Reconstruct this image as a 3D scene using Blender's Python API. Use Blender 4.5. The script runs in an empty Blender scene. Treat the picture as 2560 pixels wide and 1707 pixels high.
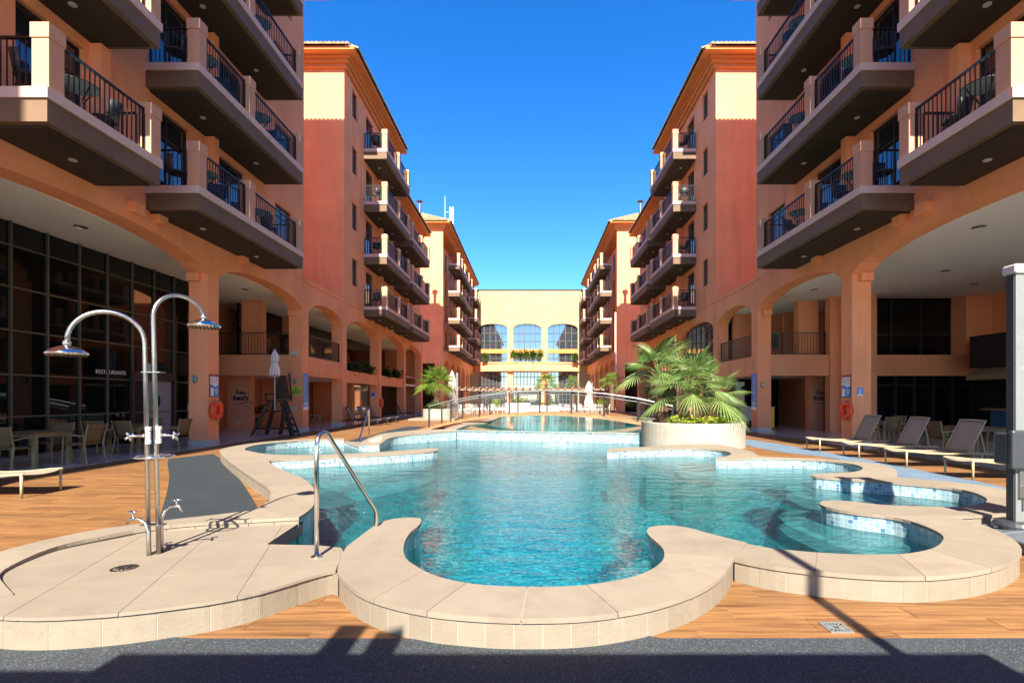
import bpy, bmesh, math, random
from math import sin, cos, pi, radians, sqrt, atan2, hypot
random.seed(7)
S = bpy.context.scene
COL = S.collection

# ------------------------------------------------------------------ camera, sky, sun, exposure
cd = bpy.data.cameras.new('camera'); cam = bpy.data.objects.new('camera', cd); COL.objects.link(cam)
cam.location = (0, 0, 1.45); cam.rotation_euler = (radians(90), 0, 0)
cd.sensor_width = 36; cd.lens = 18; cd.shift_x = -0.01758; cd.shift_y = 0.0553
cd.clip_start = 0.05; cd.clip_end = 2000
S.camera = cam
W_ = bpy.data.worlds.new('World'); S.world = W_; W_.use_nodes = True
wn = W_.node_tree.nodes; wl = W_.node_tree.links
bg = wn['Background']; sky = wn.new('ShaderNodeTexSky'); sky.sky_type = 'NISHITA'
SUN_EL = 41.5
sky.sun_disc = False; sky.sun_elevation = radians(SUN_EL); sky.sun_rotation = radians(180)
sky.air_density = 0.8; sky.dust_density = 0.1; sky.ozone_density = 2.5; sky.altitude = 300
hs = wn.new('ShaderNodeHueSaturation'); hs.inputs['Hue'].default_value = .508; hs.inputs['Saturation'].default_value = 1.36
wl.new(sky.outputs[0], hs.inputs['Color']); wl.new(hs.outputs[0], bg.inputs['Color'])
bg.inputs["Strength"].default_value = 0.064
sd = bpy.data.lights.new('sun', 'SUN'); sd.energy = 3.0; sd.angle = radians(0.5); sd.color = (1, 0.91, 0.78)
so = bpy.data.objects.new('sun', sd); COL.objects.link(so)
so.rotation_euler = (radians(90 - SUN_EL), 0, 0); so.location = (0, -40, 40)
S.view_settings.view_transform = 'Standard'; S.view_settings.look = 'None'
S.view_settings.exposure = 2.5; S.view_settings.gamma = 1.0
S.view_settings.use_curve_mapping = False
S.render.engine = 'CYCLES'
cy = S.cycles
cy.max_bounces = 12; cy.diffuse_bounces = 8; cy.glossy_bounces = 4; cy.transparent_max_bounces = 12; cy.transmission_bounces = 6
cy.caustics_reflective = False; cy.caustics_refractive = False
cy.use_denoising = True
cy.sample_clamp_indirect = 8.0

# ------------------------------------------------------------------ helpers
class MB:
    def __init__(s): s.v = []; s.f = []; s.uv = None
    def vert(s, p): s.v.append(tuple(p)); return len(s.v) - 1
    def face(s, pts): s.f.append([s.vert(p) for p in pts]); return s
    def box(s, x0, x1, y0, y1, z0, z1):
        if x0 > x1: x0, x1 = x1, x0
        if y0 > y1: y0, y1 = y1, y0
        b = len(s.v)
        s.v += [(x0,y0,z0),(x1,y0,z0),(x1,y1,z0),(x0,y1,z0),(x0,y0,z1),(x1,y0,z1),(x1,y1,z1),(x0,y1,z1)]
        for q in ((0,3,2,1),(4,5,6,7),(0,1,5,4),(1,2,6,5),(2,3,7,6),(3,0,4,7)): s.f.append([b+i for i in q])
        return s
    def bar(s, a, b_, w, h=None, up=(0,0,1)):
        h = h or w
        ax = [b_[i]-a[i] for i in range(3)]; L = sqrt(sum(c*c for c in ax)) or 1; ax = [c/L for c in ax]
        if abs(sum(ax[i]*up[i] for i in range(3))) > .98: up = (0,1,0)
        r = (ax[1]*up[2]-ax[2]*up[1], ax[2]*up[0]-ax[0]*up[2], ax[0]*up[1]-ax[1]*up[0])
        l = sqrt(sum(c*c for c in r)); r = [c/l for c in r]
        u = (r[1]*ax[2]-r[2]*ax[1], r[2]*ax[0]-r[0]*ax[2], r[0]*ax[1]-r[1]*ax[0])
        n = len(s.v)
        for p in (a, b_):
            for sx, sy in ((-1,-1),(1,-1),(1,1),(-1,1)):
                s.v.append(tuple(p[i]+r[i]*sx*w/2+u[i]*sy*h/2 for i in range(3)))
        for q in ((3,2,1,0),(4,5,6,7),(0,1,5,4),(1,2,6,5),(2,3,7,6),(3,0,4,7)): s.f.append([n+i for i in q])
        return s
    def tube(s, pts, r, n=8, closed=False):
        m = len(pts); R = r if isinstance(r, (list, tuple)) else [r]*m
        prev = None; rings = []
        for i in range(m):
            a = pts[(i-1) % m] if (closed or i > 0) else pts[i]
            b = pts[(i+1) % m] if (closed or i < m-1) else pts[i]
            t = [b[k]-a[k] for k in range(3)]; L = sqrt(sum(c*c for c in t)) or 1; t = [c/L for c in t]
            if prev is None:
                ref = (0,0,1) if abs(t[2]) < .9 else (1,0,0)
            else: ref = prev
            d = sum(ref[k]*t[k] for k in range(3)); u = [ref[k]-d*t[k] for k in range(3)]
            l = sqrt(sum(c*c for c in u)) or 1; u = [c/l for c in u]; prev = u
            w = (t[1]*u[2]-t[2]*u[1], t[2]*u[0]-t[0]*u[2], t[0]*u[1]-t[1]*u[0])
            rings.append([s.vert([pts[i][k]+R[i]*(cos(2*pi*j/n)*u[k]+sin(2*pi*j/n)*w[k]) for k in range(3)]) for j in range(n)])
        for i in range(m if closed else m-1):
            A = rings[i]; B = rings[(i+1) % m]
            for j in range(n): s.f.append([A[j], A[(j+1)%n], B[(j+1)%n], B[j]])
        if not closed: s.f.append(rings[0][::-1]); s.f.append(rings[-1])
        return s
    def lathe(s, prof, c=(0,0,0), n=20):
        rings = [[s.vert((c[0]+r*cos(2*pi*j/n), c[1]+r*sin(2*pi*j/n), c[2]+z)) for j in range(n)] for r, z in prof]
        for A, B in zip(rings, rings[1:]):
            for j in range(n): s.f.append([A[j], A[(j+1)%n], B[(j+1)%n], B[j]])
        s.f.append(rings[0][::-1]); s.f.append(rings[-1]); return s
    def prism(s, poly, z0, z1):
        n = len(poly)
        zb = z0 if isinstance(z0, (list, tuple)) else [z0]*n
        zt = z1 if isinstance(z1, (list, tuple)) else [z1]*n
        if area(poly) < 0: poly = poly[::-1]; zb = list(zb)[::-1]; zt = list(zt)[::-1]
        a = [s.vert((p[0],p[1],z)) for p, z in zip(poly, zb)]; b = [s.vert((p[0],p[1],z)) for p, z in zip(poly, zt)]
        s.f.append(b); s.f.append(a[::-1])
        for i in range(n):
            j = (i+1) % n; s.f.append([a[i], a[j], b[j], b[i]])
        return s
    def build(s, name, mat, parent=None, smooth=False, kind=None, uvs=None, bevel=0):
        me = bpy.data.meshes.new(name); me.from_pydata(s.v, [], s.f)
        if mat: me.materials.append(mat)
        if smooth:
            me.polygons.foreach_set('use_smooth', [True]*len(me.polygons))
        if uvs:
            u = me.uv_layers.new(name='UVMap')
            for p in me.polygons:
                for li in p.loop_indices: u.data[li].uv = uvs[me.loops[li].vertex_index]
        o = link(name, me, parent)
        if kind: o['kind'] = kind
        if bevel:
            b = o.modifiers.new('bevel', 'BEVEL'); b.width = bevel; b.segments = 2; b.limit_method = 'ANGLE'
        return o

ORI = {}
def link(name, data, parent=None):
    o = bpy.data.objects.new(name, data); COL.objects.link(o); ORI[o.name] = (0,0,0)
    if parent:
        o.parent = parent; q = ORI[parent.name]; o.location = (-q[0], -q[1], -q[2])
    return o
def area(p): return sum(p[i][0]*p[(i+1)%len(p)][1]-p[(i+1)%len(p)][0]*p[i][1] for i in range(len(p)))/2
def tag(o, label=None, cat=None, group=None, kind=None):
    if label: o['label'] = label
    if cat: o['category'] = cat
    if group: o['group'] = group
    if kind: o['kind'] = kind
    return o
def empty(name, loc=(0,0,0), label=None, cat=None, group=None, kind=None):
    o = bpy.data.objects.new(name, None); COL.objects.link(o); o.location = loc; o.empty_display_size = .1
    ORI[o.name] = tuple(loc)
    return tag(o, label, cat, group, kind)
def copy_tree(o, parent=None):
    c = o.copy(); COL.objects.link(c); ORI[c.name] = ORI.get(o.name, (0,0,0))
    if parent: c.parent = parent
    for ch in list(o.children): copy_tree(ch, c)
    return c
def place(o, loc, rz=0, label=None, group=None, scale=None):
    o.location = loc; o.rotation_euler = (0,0,rz)
    if label: o['label'] = label
    if group: o['group'] = group
    if scale: o.scale = (scale,)*3
    return o

# ------------------------------------------------------------------ materials
def mat(name, base, rough=.6, var=.0, vscale=2.0, bump=0, bscale=40, metal=0, spec=.5, rnd=0, dirt=None, detail=6, coat=0, ior=None, bdist=.01):
    m = bpy.data.materials.new(name); m.use_nodes = True; n = m.node_tree.nodes; l = m.node_tree.links
    p = n['Principled BSDF']
    p.inputs['Roughness'].default_value = rough; p.inputs['Metallic'].default_value = metal
    p.inputs['Specular IOR Level'].default_value = spec
    if ior: p.inputs['IOR'].default_value = ior
    if coat: p.inputs['Coat Weight'].default_value = coat
    geo = n.new('ShaderNodeNewGeometry')
    rgb = n.new('ShaderNodeRGB'); rgb.outputs[0].default_value = (*base, 1); c = rgb.outputs[0]
    if var:
        t = n.new('ShaderNodeTexNoise'); t.inputs['Scale'].default_value = vscale; t.inputs['Detail'].default_value = detail
        l.new(geo.outputs['Position'], t.inputs['Vector'])
        mr = n.new('ShaderNodeMapRange'); mr.inputs[1].default_value = .3; mr.inputs[2].default_value = .7
        mr.inputs[3].default_value = 1-var; mr.inputs[4].default_value = 1+var; l.new(t.outputs['Fac'], mr.inputs[0])
        h = n.new('ShaderNodeHueSaturation'); l.new(c, h.inputs['Color']); l.new(mr.outputs[0], h.inputs['Value']); c = h.outputs[0]
    if rnd:
        oi = n.new('ShaderNodeObjectInfo'); ad = n.new('ShaderNodeMath'); ad.operation = 'ADD'
        l.new(oi.outputs['Random'], ad.inputs[0]); l.new(geo.outputs['Random Per Island'], ad.inputs[1])
        fr = n.new('ShaderNodeMath'); fr.operation = 'FRACT'; l.new(ad.outputs[0], fr.inputs[0])
        mr = n.new('ShaderNodeMapRange'); mr.inputs[3].default_value = 1-rnd; mr.inputs[4].default_value = 1+rnd; l.new(fr.outputs[0], mr.inputs[0])
        h = n.new('ShaderNodeHueSaturation'); l.new(c, h.inputs['Color']); l.new(mr.outputs[0], h.inputs['Value']); c = h.outputs[0]
    if dirt:   # (colour, scale, lo, hi)
        t = n.new('ShaderNodeTexNoise'); t.inputs['Scale'].default_value = dirt[1]; t.inputs['Detail'].default_value = 8; t.inputs['Roughness'].default_value = .65
        mp = n.new('ShaderNodeMapping'); mp.inputs['Scale'].default_value = dirt[4] if len(dirt) > 4 else (1,1,1)
        l.new(geo.outputs['Position'], mp.inputs['Vector']); l.new(mp.outputs[0], t.inputs['Vector'])
        mr = n.new('ShaderNodeMapRange'); mr.inputs[1].default_value = dirt[2]; mr.inputs[2].default_value = dirt[3]; l.new(t.outputs['Fac'], mr.inputs[0])
        mx = n.new('ShaderNodeMixRGB'); l.new(mr.outputs[0], mx.inputs[0]); l.new(c, mx.inputs[1]); mx.inputs[2].default_value = (*dirt[0], 1); c = mx.outputs[0]
    l.new(c, p.inputs['Base Color'])
    if bump:
        t = n.new('ShaderNodeTexNoise'); t.inputs['Scale'].default_value = bscale; t.inputs['Detail'].default_value = 4
        l.new(geo.outputs['Position'], t.inputs['Vector'])
        b = n.new('ShaderNodeBump'); b.inputs['Strength'].default_value = bump; b.inputs['Distance'].default_value = bdist
        l.new(t.outputs['Fac'], b.inputs['Height']); l.new(b.outputs[0], p.inputs['Normal'])
    return m

M = {}
M['wall'] = mat('salmon_stucco', (.86,.35,.165), .85, .07, .7, .35, 60, dirt=((.68,.27,.13), 1.6, .50, .80, (1,1,.14)), spec=.2)
M['wall_in'] = mat('terracotta_stucco', (.72,.32,.17), .85, .06, .8, .3, 60, spec=.2)
M['pale'] = mat('pale_pink_paint', (.64,.455,.375), .75, .06, 1.5, .2, 60, dirt=((.55,.38,.31), 3, .62, .8), spec=.25)
M['post'] = mat('salmon_pink_paint', (.60,.31,.185), .8, .06, 1.5, .2, 60, dirt=((.55,.30,.20), 3, .62, .8), spec=.2)
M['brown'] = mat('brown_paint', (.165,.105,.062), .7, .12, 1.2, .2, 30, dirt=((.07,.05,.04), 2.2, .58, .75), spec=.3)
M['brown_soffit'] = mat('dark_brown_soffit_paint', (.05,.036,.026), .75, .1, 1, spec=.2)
M['cornice'] = mat('orange_cornice_paint', (.62,.24,.075), .8, .05, .8, spec=.2)
M['rail'] = mat('black_bronze_metal', (.018,.013,.011), .35, spec=.5)
M['ceiling'] = mat('white_ceiling_plaster', (.86,.86,.78), .8, .04, .4, spec=.2)
M['white'] = mat('white_paint', (.50,.485,.45), .5, .04, 3)
M['glass'] = mat('dark_window_glass', (.012,.016,.022), .02, spec=.8, ior=1.75)
M['glass_in'] = mat('dark_tinted_glass', (.004,.006,.005), .03, spec=.5, ior=1.42)
M['bluegl'] = mat('reflective_blue_glass', (.03,.045,.06), .02, spec=1, ior=2.3)
M['frame'] = mat('dark_window_frame', (.02,.018,.016), .4)
M['mull'] = mat('bronze_green_mullion', (.10,.11,.085), .4, metal=.3)
M['curtain'] = mat('dim_curtain', (.08,.07,.06), .9)
M['coping'] = mat('cream_stone_coping', (.245,.205,.152), .6, .05, 5, .12, 70, rnd=.08, dirt=((.17,.135,.10), 3.5, .52, .9), spec=.35)
M['riser'] = mat('cream_riser_tile', (.225,.19,.14), .6, .05, 8, .25, 50, rnd=.06, dirt=((.14,.10,.065), 9, .60, .9), spec=.35)
M['basin'] = mat('beige_shower_floor', (.235,.195,.145), .62, .06, 4, .15, 70, dirt=((.18,.145,.108), 2.2, .58, .9), rnd=.04)
M['grout'] = mat('grout', (.32,.29,.24), .9)
M['grout_dark'] = mat('deck_joint_grout', (.33,.235,.15), .9)
M['chrome'] = mat('polished_steel', (.72,.70,.66), .12, metal=1)
M['steel'] = mat('brushed_steel', (.50,.48,.44), .28, .08, 20, metal=1)
M['alu'] = mat('grey_aluminium', (.21,.23,.225), .42, .05, 6, metal=.3, dirt=((.3,.3,.28), 8, .62, .8))
M['darkplastic'] = mat('dark_grey_plastic', (.035,.04,.045), .4)
M['baseplate'] = mat('slate_grey_base_plate', (.10,.115,.13), .45, .1, 6)
M['rattan'] = mat('olive_rattan', (.15,.10,.04), .7, .15, 40, .8, 90)
M['sling'] = mat('beige_woven_sling', (.30,.235,.16), .75, .12, 60, .7, 120)
M['cframe'] = mat('cream_lounger_frame', (.36,.29,.165), .5)
M['darksling'] = mat('brown_woven_sling', (.20,.13,.10), .75, .12, 60, .5, 120)
M['wood'] = mat('dark_brown_timber', (.032,.019,.012), .6, .3, 6, .3, 30)
M['wood2'] = mat('weathered_timber', (.23,.15,.10), .7, .25, 5, .3, 30)
M['deckwood'] = mat('bridge_timber', (.34,.16,.07), .6, .2, 5, .2, 30, rnd=.1)
M['red'] = mat('orange_red_plastic', (.82,.055,.012), .4, .05, 6)
M['rope'] = mat('tan_rope', (.42,.29,.12), .9)
M['cloth'] = mat('off_white_canvas', (.70,.66,.62), .9, .05, 8)
M['pinkcloth'] = mat('pale_beige_canvas', (.46,.37,.33), .9, .05, 8)
M['planter'] = mat('cream_planter_render', (.33,.31,.25), .8, .06, 3, .2, 50, dirt=((.24,.21,.15), 2.5, .55, .85))
M['soil'] = mat('soil', (.05,.035,.02), .95)
M['tableglass'] = mat('frosted_green_glass', (.35,.52,.46), .15, spec=.6)
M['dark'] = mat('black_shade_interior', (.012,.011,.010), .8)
M['plinth'] = mat('grey_plinth_tile', (.44,.43,.40), .5, .06, 6)
M['magenta'] = mat('magenta_print', (.45,.02,.12), .4)
M['print_white'] = mat('white_print', (.78,.78,.78), .35)
M['print_blue'] = mat('blue_print', (.02,.18,.55), .35)
M['print_sky'] = mat('light_blue_print', (.25,.50,.72), .35)
M['print_green'] = mat('lime_print', (.42,.62,.03), .4)
M['print_grey'] = mat('grey_print', (.32,.34,.36), .4)
M['print_navy'] = mat('navy_letter', (.02,.05,.13), .4)
M['teal'] = mat('teal_letter', (.01,.22,.30), .4)
M['yellow'] = mat('yellow_plastic', (.75,.46,.02), .4)
M['mastwhite'] = mat('pale_metal', (.42,.45,.48), .45)
M['fdark'] = mat('dark_leaf', (.03,.07,.015), .5, .3, 6)
M['lime'] = mat('lime_leaf', (.26,.38,.025), .5, .25, 9)
M['shrub'] = mat('shrub_leaf', (.10,.19,.025), .5, .3, 7)
M['trunk'] = mat('fibrous_palm_trunk', (.14,.085,.045), .9, .4, 12, .8, 40)
M['rtile'] = mat('aged_clay_roof_tile', (.33,.21,.10), .85, .25, 4, .3, 30, rnd=.2, dirt=((.10,.085,.06), 3, .55, .75))
M['coping_shade'] = M['coping']

def leafmat(name, a, b, tr=.35):
    m = bpy.data.materials.new(name); m.use_nodes = True; n = m.node_tree.nodes; l = m.node_tree.links
    p = n['Principled BSDF']; p.inputs['Roughness'].default_value = .42
    g = n.new('ShaderNodeNewGeometry'); oi = n.new('ShaderNodeObjectInfo')
    ad = n.new('ShaderNodeMath'); ad.operation = 'ADD'; l.new(g.outputs['Random Per Island'], ad.inputs[0]); l.new(oi.outputs['Random'], ad.inputs[1])
    ml = n.new('ShaderNodeMath'); ml.operation = 'MULTIPLY'; ml.inputs[1].default_value = .5; l.new(ad.outputs[0], ml.inputs[0])
    mx = n.new('ShaderNodeMixRGB'); l.new(ml.outputs[0], mx.inputs[0]); mx.inputs[1].default_value = (*a,1); mx.inputs[2].default_value = (*b,1)
    l.new(mx.outputs[0], p.inputs['Base Color'])
    t = n.new('ShaderNodeBsdfTranslucent'); l.new(mx.outputs[0], t.inputs['Color'])
    ms = n.new('ShaderNodeMixShader'); ms.inputs[0].default_value = tr
    l.new(p.outputs[0], ms.inputs[1]); l.new(t.outputs[0], ms.inputs[2]); l.new(ms.outputs[0], n['Material Output'].inputs[0])
    return m
M['palm'] = leafmat('palm_leaf', (.06,.15,.025), (.31,.40,.13))
M['palm2'] = leafmat('bright_palm_leaf', (.10,.19,.02), (.22,.32,.04))
M['limeleaf'] = leafmat('lime_ground_leaf', (.20,.30,.02), (.42,.52,.05))
M['greenleaf'] = leafmat('green_shrub_leaf', (.05,.12,.015), (.14,.24,.03))
M['darkleaf'] = leafmat('dark_shrub_leaf', (.02,.045,.01), (.05,.10,.02))

def plank_mat(name, base, dark, grid=False):
    m = bpy.data.materials.new(name); m.use_nodes = True; n = m.node_tree.nodes; l = m.node_tree.links
    p = n['Principled BSDF']; p.inputs['Roughness'].default_value = .5; p.inputs['Specular IOR Level'].default_value = .35
    g = n.new('ShaderNodeNewGeometry'); oi = n.new('ShaderNodeObjectInfo')
    if grid:   # far away: rows of .18 m, boards of 1.2 m
        sx = n.new('ShaderNodeSeparateXYZ'); l.new(g.outputs['Position'], sx.inputs[0])
        d1 = n.new('ShaderNodeMath'); d1.operation = 'DIVIDE'; d1.inputs[1].default_value = .18; l.new(sx.outputs[1], d1.inputs[0])
        f1 = n.new('ShaderNodeMath'); f1.operation = 'FLOOR'; l.new(d1.outputs[0], f1.inputs[0])
        m1 = n.new('ShaderNodeMath'); m1.operation = 'MULTIPLY_ADD'; m1.inputs[1].default_value = .37; l.new(f1.outputs[0], m1.inputs[0])
        d2 = n.new('ShaderNodeMath'); d2.operation = 'DIVIDE'; d2.inputs[1].default_value = 1.2; l.new(sx.outputs[0], d2.inputs[0]); l.new(d2.outputs[0], m1.inputs[2])
        f2 = n.new('ShaderNodeMath'); f2.operation = 'FLOOR'; l.new(m1.outputs[0], f2.inputs[0])
        cb = n.new('ShaderNodeCombineXYZ'); l.new(f1.outputs[0], cb.inputs[0]); l.new(f2.outputs[0], cb.inputs[1])
        wnz = n.new('ShaderNodeTexWhiteNoise'); l.new(cb.outputs[0], wnz.inputs['Vector']); R = wnz.outputs['Value']
    else:
        ad = n.new('ShaderNodeMath'); ad.operation = 'ADD'; l.new(oi.outputs['Random'], ad.inputs[0]); l.new(g.outputs['Random Per Island'], ad.inputs[1])
        fr = n.new('ShaderNodeMath'); fr.operation = 'FRACT'; l.new(ad.outputs[0], fr.inputs[0]); R = fr.outputs[0]
    mp = n.new('ShaderNodeMapping'); mp.inputs['Scale'].default_value = (.9, 14, 1); l.new(g.outputs['Position'], mp.inputs['Vector'])
    ofs = n.new('ShaderNodeVectorMath'); ofs.operation = 'ADD'; l.new(mp.outputs[0], ofs.inputs[0])
    cx = n.new('ShaderNodeMath'); cx.operation = 'MULTIPLY'; cx.inputs[1].default_value = 40; l.new(R, cx.inputs[0]); l.new(cx.outputs[0], ofs.inputs[1])
    t = n.new('ShaderNodeTexNoise'); t.inputs['Scale'].default_value = 1.6; t.inputs['Detail'].default_value = 9; t.inputs['Roughness'].default_value = .62; t.inputs['Distortion'].default_value = .6
    l.new(ofs.outputs[0], t.inputs['Vector'])
    rp = n.new('ShaderNodeValToRGB'); l.new(t.outputs['Fac'], rp.inputs[0]); rp.color_ramp.elements[0].position = .30; rp.color_ramp.elements[1].position = .56
    rp.color_ramp.elements[0].color = (*dark,1); rp.color_ramp.elements[1].color = (*base,1)
    e = rp.color_ramp.elements.new(.75); e.color = (base[0]*1.18, base[1]*1.2, base[2]*1.25, 1)
    mr = n.new('ShaderNodeMapRange'); mr.inputs[3].default_value = .80; mr.inputs[4].default_value = 1.14; l.new(R, mr.inputs[0])
    h = n.new('ShaderNodeHueSaturation'); l.new(rp.outputs[0], h.inputs['Color']); l.new(mr.outputs[0], h.inputs['Value'])
    l.new(h.outputs[0], p.inputs['Base Color'])
    b = n.new('ShaderNodeBump'); b.inputs['Strength'].default_value = .2; b.inputs['Distance'].default_value = .004; l.new(t.outputs['Fac'], b.inputs['Height']); l.new(b.outputs[0], p.inputs['Normal'])
    return m
M['plank'] = plank_mat('wood_look_plank', (.245,.122,.045), (.105,.043,.015))
M['plankfar'] = plank_mat('wood_look_planks_far', (.245,.122,.045), (.105,.043,.015), True)

def speckle_mat():
    m = mat('speckled_rubber', (.026,.035,.041), .85, .18, 1.5, .9, 130)
    n = m.node_tree.nodes; l = m.node_tree.links; p = n['Principled BSDF']
    g = n.new('ShaderNodeNewGeometry'); v = n.new('ShaderNodeTexVoronoi'); v.inputs['Scale'].default_value = 160; l.new(g.outputs['Position'], v.inputs['Vector'])
    sx = n.new('ShaderNodeSeparateColor'); l.new(v.outputs['Color'], sx.inputs[0])
    mr = n.new('ShaderNodeMapRange'); mr.inputs[1].default_value = .76; mr.inputs[2].default_value = 1.0; l.new(sx.outputs[0], mr.inputs[0])
    mx = n.new('ShaderNodeMixRGB'); l.new(mr.outputs[0], mx.inputs[0]); l.new(p.inputs['Base Color'].links[0].from_socket, mx.inputs[1]); mx.inputs[2].default_value = (.11,.13,.14,1)
    l.new(mx.outputs[0], p.inputs['Base Color']); return m
M['rubber'] = speckle_mat()
M['rubberdark'] = mat('plain_dark_rubber', (.014,.021,.025), .9, .15, 2.5, .8, 120, dirt=((.034,.043,.048), 3.5, .55, .85))

def mosaic_mat(name, cols, grout, size=.05, rough=.15):
    m = bpy.data.materials.new(name); m.use_nodes = True; n = m.node_tree.nodes; l = m.node_tree.links
    p = n['Principled BSDF']; p.inputs['Roughness'].default_value = rough
    uv = n.new('ShaderNodeUVMap'); sc = n.new('ShaderNodeVectorMath'); sc.operation = 'SCALE'; sc.inputs['Scale'].default_value = 1/size; l.new(uv.outputs[0], sc.inputs[0])
    fl = n.new('ShaderNodeVectorMath'); fl.operation = 'FLOOR'; l.new(sc.outputs[0], fl.inputs[0])
    wnz = n.new('ShaderNodeTexWhiteNoise'); wnz.noise_dimensions = '2D'; l.new(fl.outputs[0], wnz.inputs['Vector'])
    rp = n.new('ShaderNodeValToRGB'); rp.color_ramp.interpolation = 'CONSTANT'; l.new(wnz.outputs['Value'], rp.inputs[0])
    els = rp.color_ramp.elements; els[0].color = (*cols[0][1],1); els[0].position = 0; els[1].position = cols[1][0]; els[1].color = (*cols[1][1],1)
    for pos, c in cols[2:]: e = els.new(pos); e.color = (*c,1)
    fr = n.new('ShaderNodeVectorMath'); fr.operation = 'FRACTION'; l.new(sc.outputs[0], fr.inputs[0])
    sp = n.new('ShaderNodeSeparateXYZ'); l.new(fr.outputs[0], sp.inputs[0])
    def edge(k):
        a = n.new('ShaderNodeMath'); a.operation = 'SUBTRACT'; a.inputs[1].default_value = .5; l.new(sp.outputs[k], a.inputs[0])
        b = n.new('ShaderNodeMath'); b.operation = 'ABSOLUTE'; l.new(a.outputs[0], b.inputs[0]); return b.outputs[0]
    mxm = n.new('ShaderNodeMath'); mxm.operation = 'MAXIMUM'; l.new(edge(0), mxm.inputs[0]); l.new(edge(1), mxm.inputs[1])
    gt = n.new('ShaderNodeMath'); gt.operation = 'GREATER_THAN'; gt.inputs[1].default_value = .44; l.new(mxm.outputs[0], gt.inputs[0])
    mx = n.new('ShaderNodeMixRGB'); l.new(gt.outputs[0], mx.inputs[0]); l.new(rp.outputs[0], mx.inputs[1]); mx.inputs[2].default_value = (*grout,1)
    l.new(mx.outputs[0], p.inputs['Base Color'])
    b = n.new('ShaderNodeBump'); b.invert = True; b.inputs['Strength'].default_value = .5; b.inputs['Distance'].default_value = .003; l.new(gt.outputs[0], b.inputs['Height']); l.new(b.outputs[0], p.inputs['Normal'])
    return m
M['mosaic'] = mosaic_mat('blue_glass_mosaic', [(0,(.23,.36,.39)),(.35,(.18,.32,.37)),(.62,(.28,.41,.43)),(.80,(.13,.27,.34)),(.93,(.06,.17,.27))], (.46,.49,.48))
M['mosaic_floor'] = mosaic_mat('pool_floor_mosaic', [(0,(.02,.48,.54)),(.3,(.010,.32,.40)),(.55,(.05,.66,.68)),(.70,(.003,.12,.19)),(.86,(.20,.92,.92))], (.10,.62,.63), .06)  # mixed tiles, contrast raised to paint in caustic dapple and water depth
M['mosaic_bench'] = mosaic_mat('submerged_bench_mosaic', [(0,(.34,.58,.58)),(.4,(.27,.51,.53)),(.75,(.42,.64,.62))], (.58,.68,.66), .05)

def water_mat(name, tint, scale=9, bump=.35, refr=.45, fior=1.33):
    m = bpy.data.materials.new(name); m.use_nodes = True; n = m.node_tree.nodes; l = m.node_tree.links
    for x in list(n):
        if x.type == 'BSDF_PRINCIPLED': n.remove(x)
    out = n['Material Output']; g = n.new('ShaderNodeNewGeometry')
    mp = n.new('ShaderNodeMapping'); mp.inputs['Scale'].default_value = (.8, 1.25, 1); l.new(g.outputs['Position'], mp.inputs['Vector'])
    t1 = n.new('ShaderNodeTexNoise'); t1.inputs['Scale'].default_value = scale; t1.inputs['Detail'].default_value = 3; t1.inputs['Roughness'].default_value = .55; t1.inputs['Distortion'].default_value = .8; l.new(mp.outputs[0], t1.inputs['Vector'])
    t2 = n.new('ShaderNodeTexNoise'); t2.inputs['Scale'].default_value = scale*.22; t2.inputs['Detail'].default_value = 2; l.new(mp.outputs[0], t2.inputs['Vector'])
    # calmer patches towards the far end where the water lies still
    t3 = n.new('ShaderNodeTexNoise'); t3.inputs['Scale'].default_value = .35; t3.inputs['Detail'].default_value = 1; l.new(mp.outputs[0], t3.inputs['Vector'])
    mr = n.new('ShaderNodeMapRange'); mr.inputs[1].default_value = .35; mr.inputs[2].default_value = .65; mr.inputs[3].default_value = .45; mr.inputs[4].default_value = 1; l.new(t3.outputs['Fac'], mr.inputs[0])
    ml = n.new('ShaderNodeMath'); ml.operation = 'MULTIPLY'; l.new(t1.outputs['Fac'], ml.inputs[0]); l.new(mr.outputs[0], ml.inputs[1])
    m2 = n.new('ShaderNodeMath'); m2.operation = 'MULTIPLY_ADD'; m2.inputs[1].default_value = 2.0; l.new(t2.outputs['Fac'], m2.inputs[0]); l.new(ml.outputs[0], m2.inputs[2])
    b = n.new('ShaderNodeBump'); b.inputs['Strength'].default_value = bump; b.inputs['Distance'].default_value = .05; l.new(m2.outputs[0], b.inputs['Height'])
    fz = n.new('ShaderNodeFresnel'); fz.inputs['IOR'].default_value = fior; l.new(b.outputs[0], fz.inputs['Normal'])
    gl = n.new('ShaderNodeBsdfGlossy'); gl.inputs['Roughness'].default_value = .015; l.new(b.outputs[0], gl.inputs['Normal'])
    tr = n.new('ShaderNodeBsdfTransparent'); tr.inputs['Color'].default_value = (*tint,1)
    rf = n.new('ShaderNodeBsdfRefraction'); rf.inputs['IOR'].default_value = 1.33; rf.inputs['Roughness'].default_value = 0; rf.inputs['Color'].default_value = (*tint,1); l.new(b.outputs[0], rf.inputs['Normal'])
    m1 = n.new('ShaderNodeMixShader'); m1.inputs[0].default_value = refr; l.new(tr.outputs[0], m1.inputs[1]); l.new(rf.outputs[0], m1.inputs[2])
    m3 = n.new('ShaderNodeMixShader'); l.new(fz.outputs[0], m3.inputs[0]); l.new(m1.outputs[0], m3.inputs[1]); l.new(gl.outputs[0], m3.inputs[2])
    l.new(m3.outputs[0], out.inputs[0]); return m
M['water'] = water_mat('pool_water', (.52,.94,.98), 15, .15, .45, 1.30)
M['water2'] = water_mat('still_pool_water', (.33,.88,.86), 5, .04, .2, 1.2)

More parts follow.
